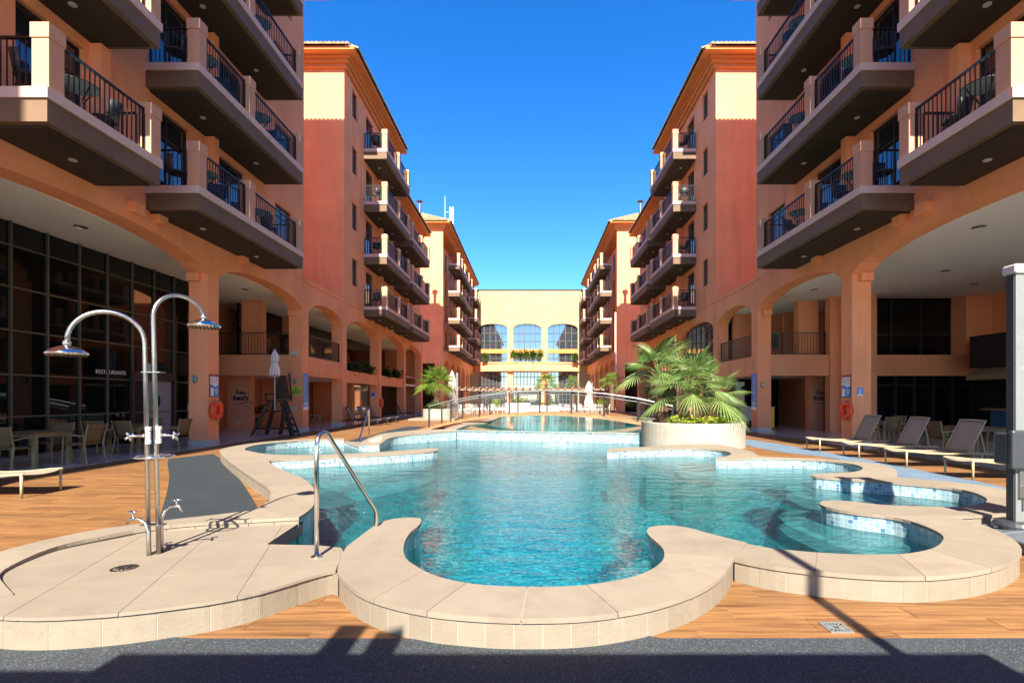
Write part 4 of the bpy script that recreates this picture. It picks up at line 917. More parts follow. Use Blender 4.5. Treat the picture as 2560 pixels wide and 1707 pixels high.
def back_building():
    b = empty('hotel_block', (-.4, 80, 0), 'sunlit cream end wall of the courtyard with three tall arched windows', 'building')
    Y = 80.0; c = -.4
    ops = [(-8.1, -3.52), (-2.60, 1.76), (2.73, 7.46)]
    m = MB()
    lo, zt = 7.0, 18.3
    xs = [-14]+[v for o in ops for v in o]+[14]
    for a, d in zip(xs[::2], xs[1::2]): m.face([(a,Y,0),(d,Y,0),(d,Y,zt),(a,Y,zt)]); 
    for a, d in ops:
        P = arch_pts(a, d, 12.35, 13.05, 16)
        for p, q in zip(P, P[1:]):
            m.face([(p[0],Y,p[1]),(q[0],Y,q[1]),(q[0],Y,zt),(p[0],Y,zt)]); m.face([(p[0],Y,p[1]),(q[0],Y,q[1]),(q[0],Y+.6,q[1]),(p[0],Y+.6,p[1])])
        for x in (a, d): m.face([(x,Y,0),(x,Y+.6,0),(x,Y+.6,12.4),(x,Y,12.4)])
    m.face([(-14,Y+6,zt),(14,Y+6,zt),(14,Y,zt),(-14,Y,zt)])
    m.build('wall', mat('cream_stucco', (.37,.25,.145), .85, .05, .35, .25, 40, dirt=((.45,.33,.21), .5, .5, .8, (1,1,2))), b)
    m = MB(); m.box(-14, 14, Y-.06, Y+.4, zt-.05, zt+.12); m.build('parapet_cap', M['frame'], b)
    for a, d in ops:
        g = MB(); P = arch_pts(a, d, 12.35, 13.05, 16)
        for p, q in zip(P, P[1:]): g.face([(p[0],Y+.4,9.12),(q[0],Y+.4,9.12),(q[0],Y+.4,q[1]),(p[0],Y+.4,p[1])])
        f = MB(); n = 5
        for k in range(1, n+1-1): x = a+(d-a)*k/n; f.box(x-.05, x+.05, Y+.28, Y+.38, 9.12, 13.8)
        for z in (10.35, 11.6): f.box(a, d, Y+.29, Y+.37, z-.05, z+.05)
        w = f.build('window', M['mull'], b); g.build('pane', M['bluegl'], w)
        m = MB(); m.box(a+.01, d-.01, Y+.02, Y+.5, 8.45, 9.12); m.build('spandrel', M['cornice'], b)
        g = MB(); g.box(a, d, Y+.4, Y+.42, 6.95, 8.45); f = MB()
        for k in range(1, 5): x = a+(d-a)*k/5; f.box(x-.05, x+.05, Y+.28, Y+.38, 6.95, 8.45)
        f.box(a, d, Y+.29, Y+.37, 7.6, 7.68)
        w = f.build('window', M['mull'], b); g.build('pane', M['bluegl'], w)
        g = MB(); g.box(a-.3, d+.3, Y+.4, Y+.42, 0, 5.75); f = MB()
        for k in range(1, 8): x = a+(d-a)*k/8; f.box(x-.045, x+.045, Y+.28, Y+.38, 0, 5.75)
        for z in (1.2, 2.4, 3.6, 4.8): f.box(a, d, Y+.29, Y+.37, z-.045, z+.045)
        w = f.build('window', M['mull'], b); g.build('pane', M['bluegl'], w)
    # bowed balcony ledge
    m = MB(); n = 30; P = []
    for k in range(n+1): x = -8.7+17*k/n; P.append((x, Y-1.9*(1-((x-c)/8.5)**2)))
    m.prism(P+[(8.3,Y+.1),(-8.7,Y+.1)], 5.8, 6.8); l_ = m.build('ledge', M['wall'], b)
    m = MB(); Q = [(x, y-.12) for x, y in P]; m.prism(Q+[(8.3,Y+.1),(-8.7,Y+.1)], 6.79, 6.98); m.build('ledge_moulding', M['wall'], l_)
    m = MB(); Q = [(x, y-.05) for x, y in P]; m.prism(Q+[(8.3,Y+.1),(-8.7,Y+.1)], 5.62, 5.81); m.build('ledge_moulding', M['wall'], l_)
    r, bl = MB(), MB()
    for p, q in zip(P[::2], P[2::2]): rail_run(r, bl, (p[0],p[1]+.15), (q[0],q[1]+.15), 6.98, .85, .3)
    r = r.build('railing', M['rail'], b); bl.build('balusters', M['rail'], r, kind='stuff')
    m = MB(); m.box(-3.52, -2.60, Y-1.2, Y, 0, 5.65); m.build('column', M['wall'], b); m = MB(); m.box(1.76, 2.73, Y-1.2, Y, 0, 5.65); m.build('column', M['wall'], b)
    return b
for sd in (-1, 1):
    block_near(sd); block_mid(sd); block_far(sd)
    A_ = arcade(sd)
    if sd < 0: glass_wall_left(A_)
restaurant_right()
back_building()
# roof terrace building behind the viewer: its parapet edge shades the nearest paving
pv = empty('pool_pavilion', (0,-2,0), 'low white pavilion behind the viewpoint with a flat roof edge', 'pavilion')
mb = MB(); mb.box(-2.32, 2.58, -2.4, -.62, 2.85, 3.12); mb.box(-9, -2.322, -2.4, -.80, 2.85, 3.12); mb.box(2.582, 9, -2.4, -.82, 2.85, 3.12); mb.build('roof', M['white'], pv)
for x in (-8.5, -4.5, 4.6, 8.5):
    mb = MB(); mb.box(x-.1, x+.1, -2.2, -2.0, 0, 2.85); mb.build('column', M['white'], pv)
for i, (x, z0) in enumerate(((-1.12, 3.12), (-.86, 3.12))):
    mb = MB(); mb.bar((x,-.72,z0), (x,-.72,z0+.14), .03); mb.box(x-.09, x+.09, -.80, -.66, z0+.14, z0+(.36 if i == 0 else .28)); mb.build('floodlight', M['darkplastic'], pv)
mb = MB(); mb.tube([(2.08,-.75,3.12),(2.08,-.75,5.6)], .045, 8); mb.build('mast', M['mastwhite'], pv)
# ------------------------------------------------------------------ showers, handrails, drains
def arc(c, r, a0, a1, n, d=(1,0)):      # vertical arc in the plane spanned by d and z
    return [(c[0]+d[0]*r*cos(a), c[1]+d[1]*r*cos(a), c[2]+r*sin(a)) for a in (radians(a0+(a1-a0)*i/n) for i in range(n+1))]
sx, sy = -3.11, 4.24; s0 = fz((sx, sy))
sh = empty('outdoor_shower', (sx, sy, s0), 'chrome twin garden shower with two swan-neck pipes and round heads on the beige basin', 'shower')
def neck(base, top, head, r, lean):
    dx, dy = head[0]-top[0], head[1]-top[1]; L = hypot(dx, dy); d = (dx/L, dy/L); R = L/2
    P = [base, top]+arc((top[0]+dx/2, top[1]+dy/2, top[2]), R, 180, 12, 16, d)[1:]
    e = P[-1]; P.append((head[0], head[1], head[2]+.04)); return P
for (bx_, tx, tz, hd, hr) in ((-.045, -3.19, 1.90, (-3.60, 3.98, 1.84), .135), (.035, -3.12, 2.13, (-2.93, 4.60, 2.14), .135)):
    P = neck((sx+bx_, sy, s0), (tx, sy, tz), hd, .02, 0)
    mb = MB(); mb.tube(P, .0168, 10); pp = mb.build('pipe', M['steel'], sh, smooth=True)
    mb = MB(); mb.lathe([(.02,.06),(.026,.05),(.026,.03),(.02,.02)], hd, 12); mb.build('joint', M['chrome'], pp, smooth=True)
    mb = MB(); mb.lathe([(.016,.03),(.03,.016),(.07,.004),(.105,-.014),(.130,-.034),(.135,-.042),(.132,-.052)], hd, 28); h = mb.build('shower_head', M['chrome'], sh, smooth=True)
    mb = MB(); 
    for ring, k in ((.03,6),(.06,12),(.09,18),(.118,24)):
        for j in range(k):
            a = 2*pi*j/k; x, y = hd[0]+ring*cos(a), hd[1]+ring*sin(a); mb.box(x-.004, x+.004, y-.004, y+.004, hd[2]-.064, hd[2]-.05)
    mb.build('nozzles', M['rattan'], h, kind='stuff')
mb = MB(); mb.tube([(sx+.135*cos(a)+.0, sy+.135*sin(a), .97) for a in (2*pi*k/32 for k in range(32))], .011, 8, closed=True)
mb.bar((sx-.13,sy,.97), (sx+.13,sy,.97), .02, .008); mb.bar((sx,sy-.13,.97), (sx,sy+.13,.97), .02, .008); mb.build('ring_shelf', M['chrome'], sh, smooth=True)
for s_, z in ((-1, 1.14), (1, 1.145)):
    x = sx+(-.05 if s_ < 0 else .035)
    mb = MB(); mb.lathe([(.020,-.07),(.023,-.068),(.023,-.04),(.020,-.038),(.020,.04),(.024,.042),(.024,.07),(.018,.072)], (x,sy,z), 12); v = mb.build('valve', M['mastwhite'], sh)
    mb = MB(); mb.tube([(x,sy,z),(x+s_*.09,sy-.01,z)], [.015,.011], 10); mb.tube([(x+s_*.09,sy-.01,z),(x+s_*.15,sy-.015,z-.005)], .010, 8)
    for a in (0, 90):
        ca, sa = cos(radians(a+30)), sin(radians(a+30)); mb.tube([(x+s_*.15,sy-.015-.04*ca,z-.005-.04*sa),(x+s_*.15,sy-.015+.04*ca,z-.005+.04*sa)], [.010,.010], 6)
    mb.build('tap_handle', M['chrome'], v, smooth=True)
for z, w in ((1.66, .085), (.40, .10)):
    mb = MB(); mb.box(sx-w, sx+w*.8, sy-.035, sy+.035, z, z+.008); mb.build('clamp', M['steel'], sh)
for s_, z, dy in ((-1, .46, -.05), (1, .54, .05)):
    x = sx+(-.01 if s_ < 0 else .02)
    mb = MB(); mb.tube([(x,sy+dy,s0),(x,sy+dy,z-.10),(x+s_*.03,sy+dy,z-.03),(x+s_*.08,sy+dy,z),(x+s_*.15,sy+dy,z+.005),(x+s_*.18,sy+dy,z-.04)], [.0165,.0165,.014,.012,.011,.010], 9); t = mb.build('foot_tap', M['steel'], sh, smooth=True)
    mb = MB(); mb.tube([(x+s_*.13,sy+dy,z+.01),(x+s_*.13,sy+dy,z+.06)], .009, 8); mb.tube([(x+s_*.13-.035,sy+dy,z+.06),(x+s_*.13+.035,sy+dy,z+.06)], .008, 6); mb.tube([(x+s_*.13,sy+dy-.035,z+.06),(x+s_*.13,sy+dy+.035,z+.06)], .008, 6); mb.build('tap_handle', M['chrome'], t, smooth=True)

hr = empty('handrail', (-1.725,4.14,.165), 'polished steel handrail bent down into the near edge of the pool', 'handrail')
P = [(-1.725,4.14,.165),(-1.725,4.14,1.06)]+[(-1.725+.09*.23*(1-cos(a)), 4.14+.09*(1-cos(a)), 1.06+.11*sin(a)) for a in (radians(t) for t in (30,60,90,120,140))]+[(-1.52,5.0,.38),(-1.51,5.03,.33),(-1.51,5.03,-.8)]
mb = MB(); mb.tube(P, .0185, 12); mb.build('rail', M['chrome'], hr, smooth=True)
mb = MB(); mb.lathe([(.045,0),(.045,.012),(.026,.018)], (-1.725,4.14,fz((-1.725,4.14))), 16); mb.build('flange', M['chrome'], hr)
hr = empty('handrail', (-5.1,16.2,.2), 'slender steel handrail beside the small spa pool at the far left corner', 'handrail')
P = [(-5.1,16.2,.15),(-5.1,16.2,1.02),(-5.08,16.12,1.09),(-5.06,16.0,1.04),(-4.93,14.75,.20),(-4.92,14.7,.11)]
mb = MB(); mb.tube(P, .026, 10); mb.build('rail', M['chrome'], hr, smooth=True)
mb = MB(); mb.lathe([(.045,0),(.045,.012),(.028,.018)], (-5.1,16.2,.0), 12); mb.build('flange', M['chrome'], hr)

dr = empty('floor_drain', (-3.05,3.85,fz((-3.05,3.85))), 'round dark slotted drain cover set in the beige shower floor', 'drain')
z = fz((-3.05,3.85)); mb = MB(); mb.lathe([(.088,-.005),(.088,.003),(.072,.004),(.072,-.004)], (-3.05,3.85,z), 28); mb.build('rim', M['steel'], dr)
mb = MB(); mb.lathe([(.072,-.004),(.07,.0005)], (-3.05,3.85,z), 24); mb.build('well', M['dark'], dr)
for k in range(14):
    a = 2*pi*k/14; mb = MB(); mb.bar((-3.05+.02*cos(a),3.85+.02*sin(a),z+.003),(-3.05+.07*cos(a+.35),3.85+.07*sin(a+.35),z+.003), .009, .004); mb.build('grille_bar', M['steel'], dr)
dr = empty('floor_drain', (1.934,3.23,0), 'square steel drain grate let into the wood-look deck', 'drain')
mb = MB(); x0, x1, y0, y1 = 1.862, 2.008, 3.165, 3.31
mb.box(x0,x1,y0,y0+.014,-.01,.006); mb.box(x0,x1,y1-.014,y1,-.01,.006); mb.box(x0,x0+.014,y0+.014,y1-.014,-.01,.006); mb.box(x1-.014,x1,y0+.014,y1-.014,-.01,.006); mb.build('rim', M['alu'], dr)
mb = MB(); mb.box(x0+.014,x1-.014,y0+.014,y1-.014,-.01,.0022); mb.build('well', M['dark'], dr)
for k in range(16):
    a = 2*pi*k/16; q = 1/max(abs(cos(a)),abs(sin(a))); mb = MB(); mb.bar((1.935+.012*cos(a),3.2375+.012*sin(a),.0035),(1.935+.059*q*cos(a),3.2375+.059*q*sin(a),.0035), .009, .004); mb.build('grille_bar', M['alu'], dr)

# ------------------------------------------------------------------ furniture prototypes
def make_lounger(sm, fm):
    r = empty('sun_lounger', (0,0,0), 'sun lounger', 'sun lounger', 'loungers')
    W2 = .31      # local: foot at x=0, head towards +x, half width in y
    prof = [(0,.345),(.18,.335),(.5,.30),(.9,.285),(1.25,.295),(1.38,.30)]
    for s_ in (-1, 1):
        mb = MB(); mb.tube([(x,s_*W2,z) for x, z in prof]+[(1.75,s_*W2,.285),(1.92,s_*W2,.27)], .020, 8); mb.build('side_rail', fm, r, smooth=True)
    for x, zt in ((.03,.34),(1.62,.28)):
        for s_ in (-1, 1):
            mb = MB(); mb.tube([(x,s_*W2,zt),(x,s_*W2,0)], [.020,.017], 8); mb.build('leg', fm, r, smooth=True)
    mb = MB(); n = 14
    for i in range(n+1):
        x = 1.38*i/n
        z = next(z0+(z1-z0)*(x-xa)/(xb-xa) for (xa,z0),(xb,z1) in zip(prof, prof[1:]) if x <= xb+1e-6)
        for j in range(7):
            t = -1+2*j/6; mb.vert((x, t*(W2-.012), z+.004-.035*(1-t*t)*(1 if i < 2 else .5)))
    for i in range(n):
        for j in range(6): mb.f.append([i*7+j,(i+1)*7+j,(i+1)*7+j+1,i*7+j+1])
    o = mb.build('seat', sm, r, smooth=True); md = o.modifiers.new('thick', 'SOLIDIFY'); md.thickness = .012
    mb = MB(); n = 8; bx0, bz0, bx1, bz1 = 1.36, .31, 1.70, .98
    for i in range(n+1):
        t = i/n; x = bx0+(bx1-bx0)*t-.03*sin(pi*t); z = bz0+(bz1-bz0)*t-.02*sin(pi*t)
        for j in range(7): u = -1+2*j/6; mb.vert((x+.02*(1-u*u), u*(W2-.015), z))
    for i in range(n):
        for j in range(6): mb.f.append([i*7+j,(i+1)*7+j,(i+1)*7+j+1,i*7+j+1])
    o = mb.build('backrest', sm, r, smooth=True); md = o.modifiers.new('thick', 'SOLIDIFY'); md.thickness = .014
    mb = MB(); mb.tube([(bx0,-W2,bz0),(1.51,-W2,.62),(bx1,-W2,bz1),(bx1+.015,0,bz1+.005),(bx1,W2,bz1),(1.51,W2,.62),(bx0,W2,bz0)], .017, 8); mb.build('back_frame', fm, o, smooth=True)
    for s_ in (-1, 1):
        mb = MB(); mb.tube([(1.60,s_*(W2-.03),.80),(1.72,s_*(W2-.03),.26)], .012, 6); mb.build('prop', fm, r)
        mb = MB()
        for k in range(4): mb.box(1.68+.06*k, 1.70+.06*k, s_*(W2-.01)-.012, s_*(W2-.01)+.012, .28, .33)
        mb.build('ratchet', fm, r)
    return r
def make_dining_chair():
    r = empty('dining_chair', (0,0,0), 'chair', 'chair', 'olive rattan dining chairs')     # faces +y, back at -y
    mb = MB(); mb.box(-.23,.23,-.20,.24,.41,.45); mb.build('seat', M['rattan'], r)
    mb = MB()
    for i in range(6):
        t = i/5
        for j in range(5): u = -1+2*j/4; mb.vert((u*(.22+.03*t), -.21-.10*t+.03*(u*u), .45+.42*t))
    for i in range(5):
        for j in range(4): mb.f.append([i*5+j,(i+1)*5+j,(i+1)*5+j+1,i*5+j+1])
    o = mb.build('backrest', M['rattan'], r, smooth=True); md = o.modifiers.new('thick', 'SOLIDIFY'); md.thickness = .025
    for s_ in (-1, 1):
        mb = MB(); mb.tube([(s_*.26,.25,0),(s_*.25,.23,.62)], [.016,.018], 7); mb.build('leg', M['cframe2'], r)
        mb = MB(); mb.tube([(s_*.26,-.30,0),(s_*.24,-.22,.44),(s_*.26,-.32,.88)], [.015,.018,.014], 7); mb.build('leg', M['cframe2'], r)
        mb = MB(); mb.tube([(s_*.255,-.25,.60),(s_*.265,0,.635),(s_*.25,.25,.62)], .018, 7); mb.build('armrest', M['cframe2'], r)
    return r
M['cframe2'] = mat('olive_cane_frame', (.25,.20,.09), .55, .15, 20)
def make_dining_table():
    r = empty('dining_table', (0,0,0), 'table', 'table', 'square dining tables under the arcade')
    mb = MB(); mb.box(-.45,.45,-.45,.45,.70,.735); mb.build('tabletop', M['rattan'], r)
    mb = MB(); mb.box(-.42,.42,-.42,.42,.63,.70); mb.build('apron', M['cframe2'], r)
    for a in (-1,1):
        for b in (-1,1):
            mb = MB(); mb.box(a*.39-.035,a*.39+.035,b*.39-.035,b*.39+.035,0,.63); mb.build('leg', M['cframe2'], r)
    return r
def make_balcony_table():
    r = empty('balcony_table', (0,0,0), 'round table', 'table', 'round balcony tables')
    mb = MB(); mb.lathe([(.34,.70),(.355,.705),(.355,.72),(.34,.725)], (0,0,0), 24); mb.build('tabletop', M['tableglass'], r)
    mb = MB(); mb.tube([(.352*cos(2*pi*k/24),.352*sin(2*pi*k/24),.712) for k in range(24)], .012, 6, closed=True); mb.build('rim', M['rail'], r)
    for k in range(4):
        a = pi/4+k*pi/2; mb = MB(); mb.tube([(.30*cos(a),.30*sin(a),.70),(.12*cos(a),.12*sin(a),.42),(.14*cos(a),.14*sin(a),.25),(.30*cos(a),.30*sin(a),0)], .014, 6); mb.build('leg', M['rail'], r)
    return r
def make_balcony_chair():
    r = empty('balcony_chair', (0,0,0), 'chair', 'chair', 'dark balcony chairs')
    mb = MB(); mb.lathe([(.22,.40),(.25,.42),(.24,.45),(.02,.455)], (0,0,0), 14); mb.build('seat', M['darkplastic'], r)
    mb = MB(); n = 10
    for i in range(n+1):
        a = radians(180+20+140*i/n)
        for z, rr in ((.45,.24),(.65,.27),(.84,.30)): mb.vert((rr*cos(a), rr*sin(a), z-(.05 if z > .8 else 0)*abs(cos(a))**2))
    for i in range(n):
        for j in range(2): mb.f.append([i*3+j,(i+1)*3+j,(i+1)*3+j+1,i*3+j+1])
    o = mb.build('backrest', M['darkplastic'], r, smooth=True); md = o.modifiers.new('thick', 'SOLIDIFY'); md.thickness = .02
    for k in range(4):
        a = pi/4+k*pi/2; mb = MB(); mb.tube([(.2*cos(a),.2*sin(a),.42),(.25*cos(a),.25*sin(a),0)], .014, 6); mb.build('leg', M['rail'], r)
    return r

# loungers on the right terrace and the left one
L0 = make_lounger(M['sling'], M['cframe'])
sp = [(7.76, 14.08, 0, 'beige woven lounger on the right terrace, farthest of the row, near the lifebuoy column'), (7.84, 12.55, 0, 'beige woven lounger, second of the right-hand row after the one at the lifebuoy column'),
      (7.80, 10.96, 0, 'beige woven lounger, third in the right-hand row, its raised back half in shade'), (7.78, 9.33, 0, 'beige woven lounger at the near end of the right row, behind the grey umbrella pole'),
      (-7.34, 7.73, pi, 'beige woven lounger with its foot end on the sunlit deck left of the showers')]
for i, (x, y, rz, lb) in enumerate(sp):
    o = L0 if i == 0 else copy_tree(L0)
    place(o, (x, y, 0.0), rz+radians(random.uniform(-1.5, 1.5)), lb, 'beige loungers on the deck')
L1 = make_lounger(M['darksling'], M['wood'])
sp = [(-7.86,26.8,'brown sling lounger, nearest of three in the left arcade shade'), (-7.8,28.4,'brown sling lounger, middle of three in the left arcade shade'), (-7.85,30.4,'brown sling lounger, farthest of three in the left arcade shade'), (-8.6,39.8,'shaded lounger alone behind the far left palm planter'),
      (7.7, 30.5, 'dark lounger on the right terrace behind the palms')]
for i, (x, y, lb) in enumerate(sp):
    o = L1 if i == 0 else copy_tree(L1)
    place(o, (x, y, 0.006), 0 if x > 0 else pi, lb, 'brown loungers by the arcades')

T0 = make_dining_table(); C0 = make_dining_chair()
tabs = [(-10.65, 11.0, 'square rattan table nearest the viewer on the left terrace'), (-10.75, 13.95, 'square rattan table by the glass wall near the left column'), (11.2, 12.9, 'square rattan table behind the right-hand loungers near the bar'), (11.0, 16.9, 'square rattan table beside the right lifebuoy column')]
for i, (x, y, lb) in enumerate(tabs):
    o = T0 if i == 0 else copy_tree(T0); place(o, (x, y, .006), 0, lb)
chs = [(-10.55,10.45,0,'rattan chair with its back to the viewer, at the nearest left table'), (-9.98,11.45,pi/2,'rattan chair sideways at the pool side of the nearest left table'), (-11.0,11.75,pi,'rattan chair behind the nearest left table, facing the viewer'), (-11.55,10.9,-pi/2,'rattan chair at the left edge, tucked to the nearest left table'),
       (-11.15,13.3,.1,'rattan chair near side of the second left table, by the glass'), (-10.35,13.3,-.1,'rattan chair right beside the shower pipes, at the second left table'), (-9.98,14.4,pi/2,'rattan chair at the pool side of the second left table'), (-11.0,14.7,pi,'rattan chair behind the second left table by the door'),
       (11.35,16.3,.05,'rattan chair with its back to the viewer behind the farthest lounger'), (12.0,17.0,pi/2,'rattan chair facing sideways near the right wall pier'), (10.45,12.9,-pi/2,'rattan chair sideways behind the third lounger'), (11.45,12.3,0,'rattan chair with its back to the viewer beside the grey umbrella pole'), (12.1,13.0,pi/2,'rattan chair deepest at the table near the bar'),
       (-10.35,24.6,pi*.62,'lone rattan chair in the arch past the blue left banner')]
for i, (x, y, rz, lb) in enumerate(chs):
    o = C0 if i == 0 else copy_tree(C0); place(o, (x, y, .006), rz, lb)

BT = make_balcony_table(); BC = make_balcony_chair(); nb = 0; FL = ['lowest', 'second', 'third', 'top']
first = [BT, BC]
def bset(sd, y, z, where, dx=.86, both=True):
    global nb
    for k, (pr, ddy, ddx) in enumerate(((BT, 0, 0), (BC, .72, .05), (BC, -.70, .22))):
        if k and not both: continue
        q = min(k, 1); o = pr if first[q] else copy_tree(pr); first[q] = None
        nm = ('round glass-topped table', 'dark chair beyond the table', 'dark chair before the table')[k]
        place(o, (sd*(9.8-dx+ddx), y+ddy, z), random.uniform(0, 6), f'{nm}, {where}')
for sd in (-1, 1):
    for k in range(3):
        z = 6.26+3.125*k+.60
        bset(sd, 10.1, z+.03, f'{FL[k]} short balcony at the {SIDE[sd]} edge')
        bset(sd, 14.0, z, f'near {SIDE[sd]} block, {FL[k]} long balcony, near bay')
        bset(sd, 16.9, z, f'near {SIDE[sd]} block, {FL[k]} long balcony, far bay')
    for k in range(4):
        z = 6.26+3.10*k+.60
        bset(sd, 31.2, z, f'middle {SIDE[sd]} block, {FL[k]} front balcony')

# ------------------------------------------------------------------ lifebuoys, signs, lamps on the columns
def make_buoy():
    r = empty('lifebuoy', (0,0,0), 'lifebuoy', 'lifebuoy', 'orange lifebuoys on the columns')    # ring in the y-z plane, faces +x
    R, t = .215, .078
    mb = MB(); mb.tube([(0,R*cos(2*pi*k/36),R*sin(2*pi*k/36)) for k in range(36)], t, 12, closed=True); mb.build('ring', M['red'], r, smooth=True)
    mb = MB(); n = 32; P = []
    for k in range(n): a = 2*pi*k/n; q = R+t+.008+.018*abs(sin(2*a)); P.append((.03,q*cos(a),q*sin(a)))
    mb.tube(P, .009, 6, closed=True); rp = mb.build('grab_line', M['rope'], r, smooth=True)
    for k in range(4):
        a = pi/2*k+.02; mb = MB(); mb.tube([(t*1.06*cos(b),(R+t*1.06*sin(b))*cos(a),(R+t*1.06*sin(b))*sin(a)) for b in (2*pi*j/12 for j in range(12))], .007, 5, closed=True); mb.build('lashing', M['rope'], rp)
    mb = MB(); mb.tube([(.02,-.03,-.30),(.03,-.02,-.40),(.02,.05,-.46),(.02,.08,-.38),(.02,.04,-.31)], .007, 5); mb.build('rope_tail', M['rope'], r)
    mb = MB(); mb.bar((-.075,0,.16),(.0,0,.16), .02); mb.build('hook', M['steel'], r)
    return r
B0 = make_buoy()
for i, (x, y, z, rz, lb) in enumerate(((-9.715,15.86,1.08,0,'orange-red lifebuoy with tan rope on the nearest left column'), (9.715,15.72,1.08,pi,'orange-red lifebuoy with hanging rope on the nearest right column'), (-9.715,33.5,1.15,0,'small orange-red lifebuoy on the far left column beyond the loungers'))):
    o = B0 if i == 0 else copy_tree(B0); place(o, (x, y, z), rz, lb)
mb = MB(); mb.tube([(9.69,15.72,.62),(9.70,15.73,.35),(9.69,15.72,.22)], [.008,.012,.02], 6); rt = mb.build('hanging_rope', M['rope'], None); tag(rt, 'short dark knotted rope hanging under the right lifebuoy', 'rope')

def notice(sd, y0, y1, z0, z1, lb):
    r = empty('notice_board', (sd*9.79, (y0+y1)/2, (z0+z1)/2), lb, 'notice board', 'pool rules boards on the nearest columns')
    x = 9.79
    def pl(name, a, b, c, d, m, k): 
        mb = MB(); Y0 = y0+(y1-y0)*a; Y1 = y0+(y1-y0)*b; mb.box(sd*(x-.012-.002*k), sd*(x-.010-.002*k+.003), Y0, Y1, z0+(z1-z0)*c, z0+(z1-z0)*d); return mb.build(name, m, r)
    mb = MB(); mb.box(sd*(x-.012), sd*(x+.008), y0, y1, z0, z1); mb.build('board', M['rail'], r)
    pl('sheet', .03, .97, .02, .98, M['print_white'], 1); pl('header', .03, .97, .91, .98, M['magenta'], 2)
    f = (lambda a, b: (a, b)) if sd < 0 else (lambda a, b: (1-b, 1-a))
    mb = MB()
    for k in range(9):
        for a, b in ((.08,.48),(.53,.92)): mb.box(sd*(x-.0175), sd*(x-.015), y0+(y1-y0)*a, y0+(y1-y0)*(b-.06*random.random()), z0+(z1-z0)*(.86-.032*k), z0+(z1-z0)*(.87-.032*k))
    mb.build('print_lines', M['print_grey'], r, kind='stuff')
    # blue wave with a pale plan drawing
    mb = MB(); n = 16; yy = [y0+(y1-y0)*(.03+.94*k/n) for k in range(n+1)]; zz = [z0+(z1-z0)*(.50+.045*sin(k/n*7+(.5 if sd < 0 else 2.5))) for k in range(n+1)]
    X = sd*(x-.0185)
    for k in range(n): mb.face([(X,yy[k],z0+(z1-z0)*.02),(X,yy[k+1],z0+(z1-z0)*.02),(X,yy[k+1],zz[k+1]),(X,yy[k],zz[k])])
    mb.build('wave_panel', M['print_blue'], r)
    a, b = (.08,.40) if sd < 0 else (.60,.92)
    if sd > 0: a, b = .60, .93
    pl('text_box', a, b, .05, .40, M['print_white'], 5)
    c = .70 if sd < 0 else .30
    mb = MB(); P = [(sd*(x-.0225), y0+(y1-y0)*(c+.2*cos(t)*(1+.25*sin(3*t))), z0+(z1-z0)*(.24+.17*sin(t))) for t in (2*pi*k/24 for k in range(24))]; mb.face(P); mb.build('plan_drawing', M['print_sky'], r)
notice(-1, 15.64, 16.08, 1.49, 2.18, 'framed pool notice with magenta header above the left lifebuoy')
notice(1, 15.62, 16.06, 1.47, 2.16, 'framed pool notice with magenta header above the right lifebuoy')
def banner(sd, lb):
    r = empty('banner', (sd*9.79,22.36,1.7), lb, 'banner', 'tall blue banners')
    y0, y1, z0, z1, x = 22.09, 22.62, .94, 2.52, 9.79
    mb = MB(); mb.box(sd*(x-.006), sd*(x+.006), y0, y1, z0, z1); mb.build('sheet', M['print_blue'], r)
    mb = MB(); mb.box(sd*(x-.010), sd*(x-.007), y0, y1, z0, z0+.14); mb.build('sand_print', M['print_white'], r)
    mb = MB(); P = [(sd*(x-.011), (y0+y1)/2+.2*cos(t)+.05*cos(3*t), z0+.27+.13*sin(t)) for t in (2*pi*k/16 for k in range(16))]; mb.face(P); mb.build('picture_print', M['print_sky'], r)
    mb = MB()
    for k in range(11):
        z = z1-.12-.1*k; mb.box(sd*(x-.010), sd*(x-.007), y0+.08, y1-.1-.12*random.random(), z, z+.035); mb.box(sd*(x-.010), sd*(x-.007), y0+.03, y0+.055, z, z+.025)
    mb.build('print_lines', M['print_sky'], r, kind='stuff')
banner(-1, 'tall blue printed banner on the second left column'); banner(1, 'tall blue printed banner on the second right column')
def board(name, cat, lb, x0, x1, y, z0, z1, m, extra=()):
    r = empty(name, ((x0+x1)/2, y, (z0+z1)/2), lb, cat)
    mb = MB(); mb.box(x0, x1, y-.012, y, z0, z1); mb.build('panel', m, r)
    for k, (nm, a, b, c, d, mm) in enumerate(extra):
        mb = MB(); mb.box(x0+(x1-x0)*a, x0+(x1-x0)*b, y-.0145-.0005*k, y-.0115, z0+(z1-z0)*c, z0+(z1-z0)*d); mb.build(nm, mm, r)
    return r
board('notice_sign', 'sign', 'lime green warning sign on the second left column', -10.29, -9.85, 22.05, 1.58, 1.93, M['print_green'], [('print_line',.1,.9,.55-.14*k,.61-.14*k,M['fdark']) for k in range(3)]+[('symbol',.42,.58,.70,.88,M['fdark'])])
b_ = board('notice_sign', 'sign', 'small blue and white sign on the nearest right column', 9.95, 10.13, 15.58, 1.52, 1.77, M['print_blue'], [('footer',.02,.98,.02,.2,M['print_white']),('print_line',.2,.8,.38,.44,M['print_white']),('print_line',.28,.72,.28,.33,M['print_white'])])
mb = MB(); mb.tube([(10.04+.045*cos(2*pi*k/20), 15.566, 1.69+.045*sin(2*pi*k/20)) for k in range(20)], .007, 5, closed=True); mb.bar((10.01,15.565,1.69),(10.07,15.565,1.69), .008, .012); mb.build('symbol', M['print_white'], b_)
board('notice_sign', 'sign', 'small blue sign on the far left column beyond the loungers', -10.3, -10.06, 33.2, 1.5, 1.8, M['print_blue'], [('footer',.02,.98,.02,.2,M['print_white'])])
